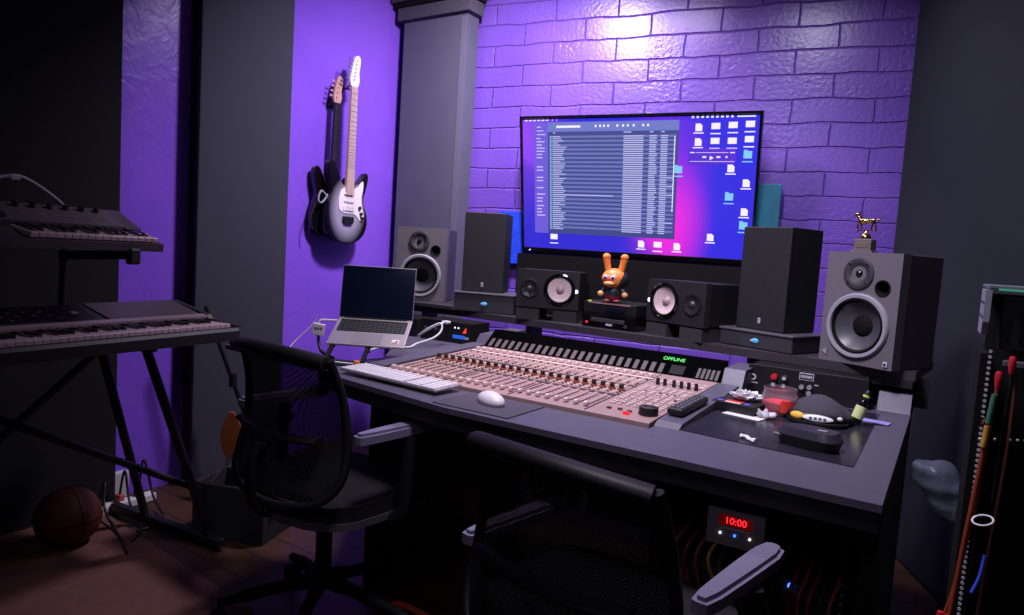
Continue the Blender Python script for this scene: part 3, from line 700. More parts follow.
bm = nb(); prism(bm, [(-1.86,2.93),(-.70,2.86),(-.70,2.89),(-1.86,2.96)], SZ+.0006, 1.185); tag(obj('backing_board', bm, BLKM), 'long black board standing on the shelf below the television', 'board')
tag(obj('white_cable', tube(nb(), [(-1.09,2.80,1.01),(-1.05,2.78,1.012),(-.98,2.76,1.008),(-.93,2.78,1.01)], .003, 8), CABLEW, smooth=80), 'pale cable running right from behind the rabbit to the small monitor', 'cable')

# ------------------------------------------------------------------ guitars
STRAT = [(0,0),(.08,.008),(.135,.05),(.158,.11),(.152,.17),(.128,.22),(.120,.265),(.135,.31),(.148,.36),(.150,.395),(.132,.412),(.10,.375),(.07,.335),(.04,.315),(-.03,.315),(-.05,.335),(-.075,.385),(-.10,.435),(-.128,.452),(-.150,.43),(-.150,.38),(-.130,.31),(-.122,.26),(-.140,.21),(-.158,.14),(-.150,.07),(-.10,.015)]
def burst_mat():
    m = bpy.data.materials.new('silver_burst_lacquer'); m.use_nodes = True
    nt = m.node_tree; N = nt.nodes; L = nt.links; b = N['Principled BSDF']
    tc = N.new('ShaderNodeTexCoord'); mp = N.new('ShaderNodeMapping'); mp.inputs['Location'].default_value = (0, 0, -1.45); mp.inputs['Scale'].default_value = (1/.155, 0, 1/.19*1.0)
    mp.inputs['Location'].default_value = (0, 0, -.185/.205); mp.inputs['Scale'].default_value = (1/.150, 0, 1/.205)
    L.new(tc.outputs['Object'], mp.inputs[0])
    ln = N.new('ShaderNodeVectorMath'); ln.operation = 'LENGTH'; L.new(mp.outputs[0], ln.inputs[0])
    cr = N.new('ShaderNodeValToRGB'); L.new(ln.outputs['Value'], cr.inputs[0])
    cr.color_ramp.elements[0].position = .55; cr.color_ramp.elements[0].color = srgb((176, 168, 186))
    cr.color_ramp.elements[1].position = .93; cr.color_ramp.elements[1].color = srgb((14, 13, 18))
    L.new(cr.outputs[0], b.inputs['Base Color']); b.inputs['Roughness'].default_value = .22; b.inputs['Metallic'].default_value = .25
    return m
def guitar(label, loc, rz, body_m, guard_m, neck_m, head_m, tuner_m, sc=1.0, lean=0, bass=False):
    t = thing('electric_guitar', label, 'guitar', loc, rz)
    t.scale = (sc, sc, sc); t.rotation_euler = (0, lean, rz)
    out = chaikin(STRAT, 3)
    bm = nb(); prism(bm, out, -.022, .020, 'XZ')
    es = [e for e in bm.edges if abs(e.verts[0].co.y-e.verts[1].co.y) < 1e-6]
    bmesh.ops.bevel(bm, geom=es, offset=.007, segments=3, profile=.5, affect='EDGES')
    bd = obj('body', bm, body_m, t)
    guard = [(.03,.30),(.065,.32),(.09,.35),(.108,.36),(.108,.31),(.095,.26),(.105,.21),(.122,.17),(.118,.13),(.095,.13),(.07,.155),(.04,.17),(-.01,.165),(-.055,.175),(-.072,.20),(-.07,.25),(-.055,.30),(-.02,.31)]
    bm = nb(); prism(bm, chaikin(guard, 2), -.0255, -.0222, 'XZ'); obj('pickguard', bm, guard_m, bd)
    for k, z in enumerate((.275, .235, .195)):
        bm = nb(); box(bm, (0, -.028, z), (.072 if k < 2 else .078, .006, .015 if k < 2 else .030), bev=.003); obj('pickup', bm, IVORY if not bass else BLK, bd)
    for (x, z) in ((.083,.205), (.095,.172), (.104,.147)):
        bm = nb(); cyl(bm, (x, -.031, z), .009, .012, (PI/2,0,0), seg=16); obj('control_knob', bm, BLK if not bass else CHROME, bd)
    bm = nb(); box(bm, (0, -.029, .135), (.078, .012, .03), bev=.002); box(bm, (0, -.034, .118), (.062, .01, .012), bev=.002); obj('bridge', bm, BLK, bd)
    bm = nb(); prism(bm, [(-.028,.27), (.028,.27), (.021,.86), (-.021,.86)], -.036, -.018, 'XZ'); nk = obj('neck', bm, neck_m, t)
    bm = nb()
    for k in range(20):
        z = .86-(.645)*(1-2**(-(k+1)/12)); w = .021+(.86-z)/.59*.007
        box(bm, (0, -.0365, z), (w*2, .0015, .0018))
    obj('frets', bm, CHROME, nk)
    bm = nb()
    for k in range(6): rod(bm, (-.0275+.011*k, -.043, .135), (-.0175+.007*k, -.040, .865), .0006, 5)
    obj('strings', bm, CHROME, nk)
    hp = [(-.021,.855),(.021,.855),(.030,.875),(.038,.90),(.030,.93),(.034,.965),(.040,1.0),(.036,1.025),(.018,1.035),(.0,1.025),(-.012,.99),(-.022,.95),(-.030,.905),(-.034,.885)]
    bm = nb(); prism(bm, chaikin(hp, 2), -.030, -.015, 'XZ'); h = obj('headstock', bm, head_m, t)
    for k in range(4 if bass else 6):
        z = .895+.021*k*(1.5 if bass else 1); x = -.026+.0035*k*(1.5 if bass else 1)
        bm = nb(); cyl(bm, (x+.014, -.035, z), .0038, .012, (PI/2,0,0), seg=10); rod(bm, (x, -.022, z), (x-.016, -.022, z+.003), .0025, 6); box(bm, (x-.024, -.022, z+.004), (.016, .008, .012), bev=.003); obj('tuning_peg', bm, tuner_m, h)
    return t
BURST = burst_mat()
guitar('silver burst electric guitar with white pickguard hanging on the purple wall', (-2.895, 2.730, 1.175), R(90), BURST, IVORY, MAPLE, IVORY, CHROME, 1.0, R(.3))
bass = guitar('black electric bass hanging half hidden behind the silver burst guitar', (-2.955, 2.668, 1.20), R(90), BLKG, BLKM, BLK, mat('copper_wood_headstock', (186, 146, 138), .4), mat('copper_tuners', (225, 170, 140), .3, metal=.4), .86, R(.5), True)
for (y, z, lab) in ((2.755, 2.05, 'small black wall hook holding the silver burst guitar'), (2.684, 1.945, 'small black wall hook holding the black bass')):
    t = thing('wall_hook', lab, 'guitar hanger', (-2.998, y, z), R(90))
    obj('back_plate', box(nb(), (0, -.006, .0), (.03, .010, .06), bev=.003), BLK, t)
    yy = -.095 if y > 2.7 else -.035
    bm = nb(); rod(bm, (0, -.01, -.01), (0, yy+.03, -.015), .005, 8); tube(bm, [(-.027, yy-.01, -.005), (-.027, yy+.015, -.018), (0, yy+.028, -.018), (.027, yy+.015, -.018), (.027, yy-.01, -.005)], .0045, 8); obj('yoke', bm, BLK, t)
def bl(x, y, z): return ((y-2.668)/.86, -(x+2.955)/.86, (z-1.20)/.86)
bm = nb()
tube(bm, [bl(*p) for p in [(-2.915,2.68,1.56), (-2.905,2.63,1.47), (-2.90,2.57,1.39), (-2.90,2.54,1.40), (-2.90,2.56,1.45), (-2.90,2.61,1.41), (-2.90,2.63,1.36)]], .006, 8)
obj('strap', bm, mat('pale_grey_strap', (150, 140, 160), .6), bass, smooth=80)
bm = nb(); tube(bm, [bl(*p) for p in [(-2.91,2.54,1.40), (-2.92,2.51,1.30), (-2.93,2.51,1.22)]], .004, 8); obj('strap', bm, mat('black_strap', (30,28,34), .6), bass, smooth=80)

# ------------------------------------------------------------------ laptop on its stand
t = thing('laptop', 'open silver laptop with dark screen raised on a small stand', 'laptop', (-1.855, 1.934, .897), R(32.5))
bt = math.atan2(.078, .18)
bm = nb(); box(bm, (0, -.0985, -.004), (.285, .197, .009), bev=.003); base = obj('base', bm, ALU, t, rot=(bt, 0, 0))
bm = nb(); box(bm, (0, -.060, .0008), (.255, .088, .001)); kb = obj('keyboard_well', bm, BLKM, base)
bm = nb()
for r in range(6):
    for c in range(14):
        if r == 5 and c in (4,5,6,7): continue
        box(bm, (-.1165+.0179*c, -.022-.0150*r, .0022), (.0150, .0122 if r else .007, .0022))
box(bm, (-.018, -.097, .0022), (.085, .0122, .0022)); obj('keys', bm, mat('laptop_key_black', (26, 26, 30), .5), kb)
bm = nb(); box(bm, (0, -.152, .0009), (.11, .07, .0008)); obj('trackpad', bm, mat('trackpad_grey', (168, 158, 166), .3, metal=.5), base)
bm = nb(); box(bm, (.105, -.160, .0012), (.026, .022, .0008)); stk = obj('sticker', bm, mat('sticker_white', (230, 222, 220), .5), base)
bm = nb(); prism(bm, [(.094,-.166),(.113,-.166),(.116,-.152),(.108,-.158)], .0018, .0024); obj('sticker_print', bm, mat('sticker_blue', (40, 60, 90), .5), stk)
bm = nb(); box(bm, (.103, -.168, .002), (.018, .004, .0008)); obj('sticker_print', bm, ORANGE, stk)
lid = obj('lid', box(nb(), (0, .003, .101), (.285, .005, .206), bev=.002), ALU, t, rot=(-R(10), 0, 0))
obj('display_glass', box(nb(), (0, -.0005, .102), (.280, .0012, .199), bev=.0005), DARKGL, lid)
bm = nb(); cyl(bm, (0, 0, 0), .005, .24, (0,PI/2,0), seg=12); obj('hinge', bm, BLKM, t)
t = thing('laptop_stand', 'dark laptop stand holding the silver laptop on the left wing of the desk', 'laptop stand', (-1.76, 1.70, DZ), R(32.5))
obj('foot_plate', box(nb(), (-.01, -.01, .003), (.17, .09, .006), bev=.002), BLKM, t)
for x in (-.075, .055):
    bm = nb(); beam(bm, (x, -.01, .006), (x, .155, .088), .014, .012); obj('upright', bm, BLKM, t)
bm = nb(); beam(bm, (-.075, .075, .045), (-.075, .175, .089), .02, .005); beam(bm, (.055, .075, .045), (.055, .175, .089), .02, .005); obj('top_bracket', bm, BLKM, t)

# ------------------------------------------------------------------ keyboard, mouse, pad
t = thing('computer_keyboard', 'slim white full size computer keyboard on the front left of the desk', 'keyboard', (-1.427, 1.600, DZ+.012), -R(4))
obj('base', box(nb(), (0, 0, .004), (.425, .115, .008), (R(2),0,0), bev=.003), ALU, t)
bm = nb()
for r in range(6):
    z = .0095+.0185*(r-2.5)*math.tan(R(2))*1
    for c in range(15):
        if r == 0 and 3 <= c <= 7: continue
        box(bm, (-.2035+.0188*c, -.0465+.0185*r, z), (.0165, .0160 if r < 5 else .010, .003), (R(2),0,0))
    for c in range(3):
        box(bm, (.0945+.0188*c-.0, -.0465+.0185*r, z), (.0165, .0160 if r < 5 else .010, .003), (R(2),0,0))
    for c in range(3): box(bm, (.158+.0185*c, -.0465+.0185*r, z), (.0165, .0160 if r < 5 else .010, .003), (R(2),0,0))
box(bm, (-.0935-.012, -.0465, .0080), (.09, .0160, .003), (R(2),0,0)); obj('keys', bm, WHITE, t)
t = thing('mouse_pad', 'thin dark mouse pad under the white mouse on the desk edge', 'mouse pad', (-1.05, 1.555, DZ))
obj('pad', box(nb(), (0, 0, .002), (.25, .19, .003), bev=.001), mat('mouse_pad_cloth', (70, 64, 78), .8), t)
t = thing('computer_mouse', 'white computer mouse lying on the dark mouse pad', 'mouse', (-1.05, 1.565, DZ+.0037), R(65))
bm = nb(); ball(bm, (0, 0, .008), (.031, .055, .026), seg=28)
bmesh.ops.bisect_plane(bm, geom=bm.verts[:]+bm.edges[:]+bm.faces[:], plane_co=(0,0,.0005), plane_no=(0,0,-1), clear_outer=True)
bmesh.ops.contextual_create(bm, geom=[e for e in bm.edges if e.is_boundary]); obj('shell', bm, WHITE, t, smooth=60)
bm = nb(); cyl(bm, (0, .034, .0285), .005, .005, (0,PI/2,0), seg=14); obj('scroll_ball', bm, mat('pale_grey', (150,146,150), .4), t)

# ------------------------------------------------------------------ cables and hub by the laptop
t = thing('usb_hub', 'white rectangular adapter hub with dark print hanging at the left side of the laptop', 'adapter', (-1.995, 1.775, .83), R(32))
obj('case', box(nb(), (0, 0, .02), (.045, .014, .045), (0,R(8),0), bev=.003), WHITE, t)
bm = nb()
for k, w in enumerate((.006,.006,.006)): box(bm, (-.010+.010*k, -.0078, .024), (w, .001, .009), (0,R(8),0))
obj('print', bm, BLK, t)
tag(obj('black_cable', tube(nb(), [(-1.995,1.775,.835), (-1.985,1.77,.80), (-1.96,1.76,.775), (-1.92,1.75,.765), (-1.86,1.73,.764)], .006, 8), CABK, smooth=80), 'black cable dropping from the white hub to the desk', 'cable')
tag(obj('white_cable', tube(nb(), [(-1.955,1.83,.885), (-1.98,1.81,.885), (-2.00,1.79,.885), (-2.005,1.782,.872)], .004, 8), CABLEW, smooth=80), 'short white lead from the laptop side into the hub', 'cable')
tag(obj('white_cable', tube(nb(), [(-2.03,1.80,.90), (-2.04,1.78,.86), (-2.06,1.72,.80), (-2.04,1.67,.766), (-1.96,1.655,.764), (-1.90,1.66,.764)], .002, 8), CABLEW, smooth=80), 'thin white wire curling down left of the hub', 'cable')
t = thing('white_cable', 'white cable with plug and orange cap running behind the computer keyboard', 'cable', (-1.87, 1.655, DZ+.006))
obj('cord', tube(nb(), [(0,0,0), (.06,.01,-.001), (.12,.025,-.001), (.20,.05,-.001), (.28,.04,-.001)], .004, 8), CABLEW, t, smooth=80)
obj('plug', box(nb(), (-.015, -.002, .002), (.04, .018, .012), (0,0,R(10)), bev=.003), WHITE, t)
bm = nb(); lathe(bm, [(.0,-.006), (.010,-.005), (.012,.004), (.010,.012), (0,.014)], (.165,.038,.0005), seg=20); obj('end_cap', bm, ORANGE, t, smooth=50)
t = thing('looped_white_cable', 'looped white cable hanging off the interface and trailing to the console', 'cable', (-1.86, 2.35, .86))
obj('cord', tube(nb(), [(.0,.02,.0), (-.03,-.02,-.02), (-.08,-.04,-.055), (-.085,-.05,-.062), (-.04,-.05,-.03), (.015,-.03,.0), (.03,-.04,-.03), (.02,-.08,-.06), (-.02,-.14,-.085), (-.015,-.20,-.095), (-.07,-.30,-.095), (-.05,-.38,-.095), (.0,-.44,-.085), (.06,-.50,-.078)], .0045, 8), CABLEW, t, smooth=80)
obj('plug', box(nb(), (0, .03, .0), (.03, .03, .012), bev=.003), WHITE, t)

# rack units on the desk
def rackbox(label, loc, W, H, D=.16, rz=0, name='audio_interface'):
    t = thing(name, label, 'audio rack unit', loc, rz)
    obj('case', box(nb(), (0, D/2+.006, H/2), (W-.01, D, H-.004), bev=.003), BLKM, t)
    obj('front_panel', box(nb(), (0, .003, H/2), (W, .006, H), bev=.001), BLK, t); return t
t = rackbox('black audio interface with blue strip and red lamp below the left grey monitor', (-1.93, 2.46, DZ), .28, .095)
bm = nb(); box(bm, (.085, -.001, .030), (.07, .003, .016), bev=.001); obj('blue_display', bm, BLUEL, t)
bm = nb(); prism(bm, [(.105,.05), (.125,.05), (.123,.075)], -.004, -.0005, 'XZ'); obj('red_lamp', bm, mat('red_lamp_soft', (200, 60, 50), .4, emit=(255, 70, 60), es=.8), t)
for x in (.06, .08): obj('white_lamp', cyl(nb(), (x, -.001, .070), .0035, .003, (PI/2,0,0), seg=10), E_WHITE, t)
for x in (-.11, -.08, -.05, -.02): obj('knob', cyl(nb(), (x, -.006, .05), .009, .012, (PI/2,0,0), seg=16), DGREY, t)
bm = nb(); box(bm, (.128, -.001, .028), (.02, .002, .010)); obj('label_print', bm, BADGE, t)
t = rackbox('black rack unit half hidden behind the laptop screen edge', (-2.25, 2.46, DZ), .30, .085)
for k in range(6): obj('knob', cyl(nb(), (-.05+.03*k, -.006, .035+.02*(k%2)), .007, .012, (PI/2,0,0), seg=14), DGREY, t)
bm = nb(); box(bm, (.08, -.001, .06), (.06, .002, .006)); obj('label_print', bm, mat('grey_print', (120,118,124), .5), t)

t = rackbox('black rack unit with white framed badge and knobs behind the red candle jar', (-.375, 2.41, DZ+.0005), .37, .098)
bm = nb(); lathe(bm, [(.011,0), (.011,.002), (.006,.002), (.006,0)], (-.168, -.0005, .055), (PI/2,0,0), 24); obj('ring_logo', bm, BADGE, t)
bm = nb(); box(bm, (-.168, -.001, .036), (.035, .002, .003)); obj('logo_print', bm, BADGE, t)
for (x, z, m, r) in [(-.098,.066,RED,.010), (-.098,.040,DGREY,.010), (-.065,.066,DGREY,.010), (-.065,.040,DGREY,.010)]:
    k = obj('knob', cyl(nb(), (x, -.008, z), r, .016, (PI/2,0,0), seg=18), m, t)
    obj('knob_cap', cyl(nb(), (x, -.0165, z), r*.6, .002, (PI/2,0,0), seg=18), BADGE if m is DGREY else RED, k)
bd = obj('framed_badge', box(nb(), (.002, -.001, .080), (.045, .002, .024), bev=.0005), BADGE, t)
bm = nb(); box(bm, (.002, -.0024, .080), (.040, .001, .018)); w = obj('badge_field', bm, BLK, bd)
bm = nb()
for k in range(5): box(bm, (-.0125+.0073*k, -.0032, .080), (.0055, .0008, .009))
obj('badge_letters', bm, BADGE, bd)
for (x, z) in ((-.010,.045), (.014,.047), (.014,.028), (.013,.012)): obj('push_knob', cyl(nb(), (x, -.006, z), .0075, .012, (PI/2,0,0), seg=18), RING, t)
bm = nb(); box(bm, (.034, -.001, .056), (.012, .002, .003)); obj('label_print', bm, BADGE, t)

# ------------------------------------------------------------------ small things on the right wing
t = thing('remote_control', 'black remote control lying beside the console jog wheel', 'remote control', (-.588, 1.87, DZ+.0215), R(-3)); t.rotation_euler = (R(2.8), 0, R(-3))
obj('shell', box(nb(), (0, 0, .011), (.046, .20, .020), bev=.007), BLK, t)
bm = nb()
for r in range(7):
    for c in range(3): box(bm, (-.012+.012*c, -.075+.024*r, .0215), (.008, .014, .002), bev=.0005)
obj('buttons', bm, mat('remote_button_grey', (96, 92, 100), .5), t)

t = thing('game_box', 'flat black box with colourful printed label left of the candle jar', 'box', (-.495, 2.065, DZ+.003), -R(8))
obj('carton', box(nb(), (0, 0, .014), (.13, .11, .028), bev=.002), BLK, t)
bm = nb(); box(bm, (-.005, -.03, .0288), (.05, .035, .0008)); obj('red_label', bm, RED, t)
bm = nb(); box(bm, (-.003, -.047, .0292), (.045, .012, .0008)); obj('cream_label', bm, mat('cream_print', (230, 210, 190), .5), t)
for x in (-.045, .036): obj('violet_spot', cyl(nb(), (x, -.038, .0290), .009, .001, seg=20), mat('violet_print', (110, 90, 220), .4), t)
t = obj('crumpled_wrapper', ball(nb(), (0,0,.012), (.045,.03,.014), seg=18), mat('clear_grey_film', (190, 184, 190), .2, bump=1, bscale=40), loc=(-.485, 2.09, DZ+.032), rot=(0,0,.4))
for v in t.data.vertices: v.co *= 1+.28*math.sin(v.co.x*230+v.co.y*310)*math.cos(v.co.z*400)
tag(t, 'crumpled clear wrapper on top of the flat black box', 'wrapper')
t = obj('crumpled_wrapper', ball(nb(), (0,0,.010), (.030,.02,.011), seg=18), MATS['clear_grey_film'], loc=(-.415, 2.02, DZ+.003), rot=(0,0,-.3))
for v in t.data.vertices: v.co *= 1+.28*math.sin(v.co.x*270+v.co.y*210)
tag(t, 'small crumpled grey wrapper between the black box and the candle jar', 'wrapper')
t = tag(obj('paper_slip', box(nb(), (0, 0, .0012), (.11, .05, .0012), bev=.0003), WHITE, loc=(-.465, 1.995, DZ+.0026), rot=(0,0,-R(12))), 'white paper slip sticking out from under the flat black box', 'paper')

t = thing('candle_jar', 'round glass jar half filled with red wax on the right wing of the desk', 'candle jar', (-.395, 2.115, DZ+.003)); t.scale = (.94,)*3
obj('glass', lathe(nb(), [(0,0), (.046,0), (.052,.006), (.055,.03), (.053,.06), (.048,.074), (.050,.082), (.0475,.083), (.0455,.074), (.0505,.058), (.052,.03), (.049,.008), (0,.006)], seg=48), GLASSM, t, smooth=50)
obj('wax', lathe(nb(), [(0,.0075), (.047,.009), (.0505,.028), (.0503,.038), (.02,.036), (0,.036)], seg=48), REDW, t, smooth=50)
bm = nb()
for k in range(7):
    a0 = R(-75+8*k); a1 = R(-75+8*(k+1)); r = .0563
    vs = [bm.verts.new((r*math.cos(a), r*math.sin(a), z)) for a, z in ((a0,.014),(a1,.014),(a1,.05),(a0,.05))]; bm.faces.new(vs)
obj('paper_label', bm, mat('orange_red_label', (235, 70, 50), .5), t)

t = thing('baseball_cap', 'charcoal cap with a black brim carrying a yellow and white badge, behind the black case', 'cap', (-.290, 2.13, DZ+.004), R(8))
bm = nb(); ball(bm, (0, .015, 0), (.094, .092, .070), seg=32)
bmesh.ops.bisect_plane(bm, geom=bm.verts[:]+bm.edges[:]+bm.faces[:], plane_co=(0,0,.001), plane_no=(0,0,-1), clear_outer=True)
bmesh.ops.contextual_create(bm, geom=[e for e in bm.edges if e.is_boundary])
for v in bm.verts:
    if v.co.z > .02: v.co.z *= .9+.08*math.sin(v.co.x*60+v.co.y*40)
cr_ = obj('crown', bm, CAPC, t, smooth=70)
bm = nb(); tube(bm, [(-.084,-.02,.012), (-.05,-.068,.016), (0,-.082,.018), (.05,-.068,.016), (.084,-.02,.012)], .014, 10, flat=1.0); bnd = obj('front_band', bm, BLK, t, smooth=70)
pts = chaikin([(-.085,-.03),(-.075,-.085),(-.04,-.115),(.04,-.115),(.075,-.085),(.085,-.03),(.0,-.06)], 2)
bm = nb(); prism(bm, pts, .003, .010); obj('brim', bm, BLK, t)
bm = nb(); ball(bm, (.0, -.096, .020), (.040, .004, .010), (R(-30),0,0)); ob = obj('oval_badge', bm, mat('badge_white', (220, 220, 225), .5), bnd, smooth=70)
bm = nb(); ball(bm, (-.053, -.085, .020), (.021, .008, .011), (R(-30),0,R(-30))); obj('yellow_badge', bm, YEL, bnd, smooth=70)
bm = nb(); ball(bm, (.056, -.083, .024), (.008, .004, .006), (R(-30),0,R(30))); obj('round_badge', bm, MATS['badge_white'], bnd, smooth=70)
bm = nb()
for k in range(4): box(bm, (-.018+.012*k, -.1008, .0205), (.008, .001, .006), (R(-30),0,0))
obj('badge_letters', bm, BLK, bnd)

t = thing('hard_case', 'black wedge shaped hard case lying at the front of the right wing', 'case', (-.258, 1.785, DZ+.003), -R(12))
def wedge(bm, z0, z1, s0, s1):
    P0 = chaikin([(-.078,-.045),(.055,-.045),(.078,-.02),(.072,.045),(-.060,.040)], 2)
    c = [bm.verts.new((x*s0, y*s0, z0)) for x, y in P0]; d = [bm.verts.new((x*s1, y*s1, z1+.012*(y/.045 > 0)*0)) for x, y in P0]
    n = len(P0); bm.faces.new(c[::-1]); bm.faces.new(d)
    for k in range(n): bm.faces.new((c[k], c[(k+1)%n], d[(k+1)%n], d[k]))
    return bm
obj('lower_shell', wedge(nb(), 0, .024, .90, 1.0), BLK, t, smooth=40)
obj('upper_shell', wedge(nb(), .0255, .044, 1.0, .86), mat('case_satin_black', (52, 50, 60), .32), t, smooth=30)
bm = nb(); box(bm, (.03, .0, .0447), (.022, .006, .0008), (0,0,R(20))); obj('logo_print', bm, BADGE, t)
bm = nb(); ball(bm, (-.062,-.043,.022), (.010,.003,.005)); obj('side_emblem', bm, mat('dull_grey', (110,110,118), .4), t)

t = obj('crumpled_tissue', tube(nb(), [(-.022,.012,.006), (-.008,.010,.008), (.004,-.004,.006), (.020,-.010,.006)], [.009,.006,.0065,.010], 8, flat=.6), WHITE, loc=(-.385, 1.722, DZ+.002), smooth=None)
tag(t, 'small crumpled white tissue lying near the front of the right wing', 'tissue')
t = thing('dropper_bottle', 'small dark bottle with lime green label tilted beside the cap', 'bottle', (-.195, 2.150, DZ+.008), 0)
tl = (R(-10), R(16), 0)
obj('glass_body', lathe(nb(), [(0,0),(.014,0),(.015,.004),(.015,.055),(.009,.066),(.008,.072),(0,.072)], seg=24), BLKG, t, rot=tl, smooth=50)
obj('label_wrap', lathe(nb(), [(.0153,.014),(.0156,.014),(.0156,.050),(.0153,.050)], seg=24), mat('pale_lime_label', (205, 212, 150), .5), t, rot=tl, smooth=50)
obj('lime_band', lathe(nb(), [(.0093,.078),(.0096,.078),(.0096,.084),(.0093,.084)], seg=20), LIME, t, rot=tl)
obj('cap', lathe(nb(), [(0,.072),(.009,.072),(.009,.090),(.006,.098),(0,.099)], seg=20), BLK, t, rot=tl, smooth=50)
tag(obj('paper_card', box(nb(), (0,0,.001), (.075,.045,.0012)), mat('lilac_card', (150, 140, 210), .5), loc=(-.150, 2.235, DZ+.003), rot=(0,0,-R(5))), 'small lilac card lying behind the lime labelled bottle', 'card')

# ------------------------------------------------------------------ piano keyboards at left
def keys_for(t, n_white, x_right, y0, z, L_=.14, start=0, wmat=KEYW):
    w = .0235; pat = [1,1,0,1,1,1,0]  # C D E F G A B, black after
    for k in range(n_white):
        x = x_right - w*(n_white-k) + w/2
        obj('white_key', box(nb(), (x, y0+L_/2, z), (w-.0012, L_, .014), bev=.0012, seg=1), wmat, t)
        if pat[(k+start) % 7] and k < n_white-1:
            obj('black_key', box(nb(), (x+w/2, y0+L_-.045, z+.010), (.0115, .088, .013), bev=.002, seg=1), BLKG, t)
t = thing('workstation_keyboard', 'long black stage keyboard on the lower tier of the stand at left', 'keyboard', (-2.19, 1.575, .80), R(97))
L1 = 1.28
bm = nb(); prism(bm, [(0,0), (0,.035), (.012,.045), (.025,.045), (.025,.030), (.17,.030), (.17,.066), (.36,.115), (.37,.11), (.37,0)], -L1, 0, 'YZ'); obj('case', bm, SYNB, t)
bm = nb(); prism(bm, [(.017,.046), (.017,.052), (.165,.064), (.178,.078), (.37,.118), (.37,.05), (.1,.04)], 0, .022, 'YZ'); obj('end_cheek', bm, SYNB, t)
bm = nb(); prism(bm, [(.168,.066), (.168,.074), (.192,.081), (.192,.073)], -L1+.01, -.004, 'YZ'); obj('silver_strip', bm, mat('strip_greyish', (128, 110, 116), .4), t)
bm = nb(); prism(bm, [(.20,.0757), (.20,.079), (.355,.119), (.355,.1145)], -.36, -.012, 'YZ'); obj('lid_panel', bm, SYNL, t)
keys_for(t, 50, -.018, .028, .052)
bm = nb()
rr = random.Random(9)
for k in range(26):
    x = -.5-.016*k; y = .24+.03*(k%3); z = .0757+(y-.20)*.258
    if rr.random() < .7: box(bm, (x, y, z+.003), (.011, .008, .004), (math.atan(.258),0,0))
obj('panel_buttons', bm, mat('dim_button', (110,104,112), .5), t)['kind'] = 'stuff'
bm = nb(); box(bm, (-.44, .27, .0955+.004), (.02,.02,.003), (math.atan(.258),0,0)); obj('panel_label', bm, BADGE, t)

t = thing('compact_synthesizer', 'small greyish synthesizer with knobs on the upper tier of the stand', 'keyboard', (-2.275, 1.325, 1.112), R(95)); t.rotation_euler = (R(9), 0, R(95))
L2 = .86
bm = nb(); prism(bm, [(0,0), (0,.026), (.02,.028), (.13,.040), (.13,.052), (.27,.092), (.28,.085), (.28,0)], -L2, 0, 'YZ'); obj('case', bm, SYNL, t)
keys_for(t, 17, -.014, .012, .037, .118)
bm = nb(); prism(bm, [(.135,.0545), (.135,.057), (.262,.093), (.262,.0905)], -L2+.02, -.05, 'YZ'); obj('control_panel', bm, mat('synth_panel_grey', (84, 72, 80), .5), t)
for k in range(9):
    x = -.10-.05*k; y = .235; z = .0545+(y-.135)*.284
    bm = nb(); cyl(bm, (x, y, z+.010), .009, .016, (math.atan(.284)*0,0,0), seg=14); obj('control_knob', bm, BLK, t)
bm = nb()
for k in range(9): box(bm, (-.10-.05*k, .18, .0545+.045*.284+.003), (.03, .006, .004), (math.atan(.284),0,0))
for k in range(4): box(bm, (-.58-.05*k, .08, .042), (.02, .05, .01))
obj('sliders', bm, mat('dim_button', (110,104,112), .5), t)['kind'] = 'stuff'
bm = nb(); box(bm, (-.44, .16, .070), (.05, .03, .02), bev=.004); ball(bm, (-.44,.145,.084), .006); obj('pitch_joystick', bm, BLK, t)
t = thing('gooseneck_lamp', 'pale bent gooseneck lamp arching over the upper synthesizer', 'lamp', (-2.54, 1.14, 1.205), R(95))
obj('arm', tube(nb(), [(0,0,-.03), (-.0,0,.02), (-.03,0,.06), (-.13,0,.12), (-.20,0,.115), (-.32,0,.07)], .006, 8, n=4), mat('lamp_pale_grey', (150, 140, 150), .5), t, smooth=60)
obj('base', cyl(nb(), (0,0,-.022), .018, .016), BLK, t)
obj('clip', box(nb(), (-.16,0,.118), (.03,.016,.016), bev=.003), MATS['lamp_pale_grey'], t)

t = thing('keyboard_stand', 'black two tier tubular stand carrying both keyboards', 'keyboard stand', (-2.38, .95, 0), R(96))
for (x, s) in ((.42, 1), (-.42, -1)):
    bm = nb(); rod(bm, (x-.10*s, -.12, .79), (x+.15*s, -.16, .04), .016); obj('front_leg', bm, BLK, t)
    bm = nb(); rod(bm, (x-.10*s, .14, .79), (x+.14*s, .20, .04), .016); obj('rear_leg', bm, BLK, t)
    bm = nb(); beam(bm, (x+.14*s, -.24, .03), (x+.14*s, .40, .03), .035, .035, .006); obj('foot_bar', bm, BLK, t)
    bm = nb(); beam(bm, (x-.10*s, -.16, .785), (x-.10*s, .28, .785), .04, .028, .005); obj('lower_arm', bm, BLK, t)
    bm = nb(); rod(bm, (x-.16*s, .27, .70), (x-.16*s, .24, 1.10), .014); obj('upright', bm, BLK, t)
    bm = nb(); beam(bm, (x-.16*s, .26, 1.075), (x-.16*s, -.14, 1.10), .03, .03, .005); box(bm, (x-.16*s, -.135, 1.095), (.04,.03,.055), bev=.008); obj('upper_arm', bm, BLK, t)
bm = nb(); rod(bm, (-.32, .14, .74), (.55, -.12, .22), .013); rod(bm, (.32, .14, .74), (-.55, -.12, .22), .013); obj('cross_brace', bm, BLK, t)

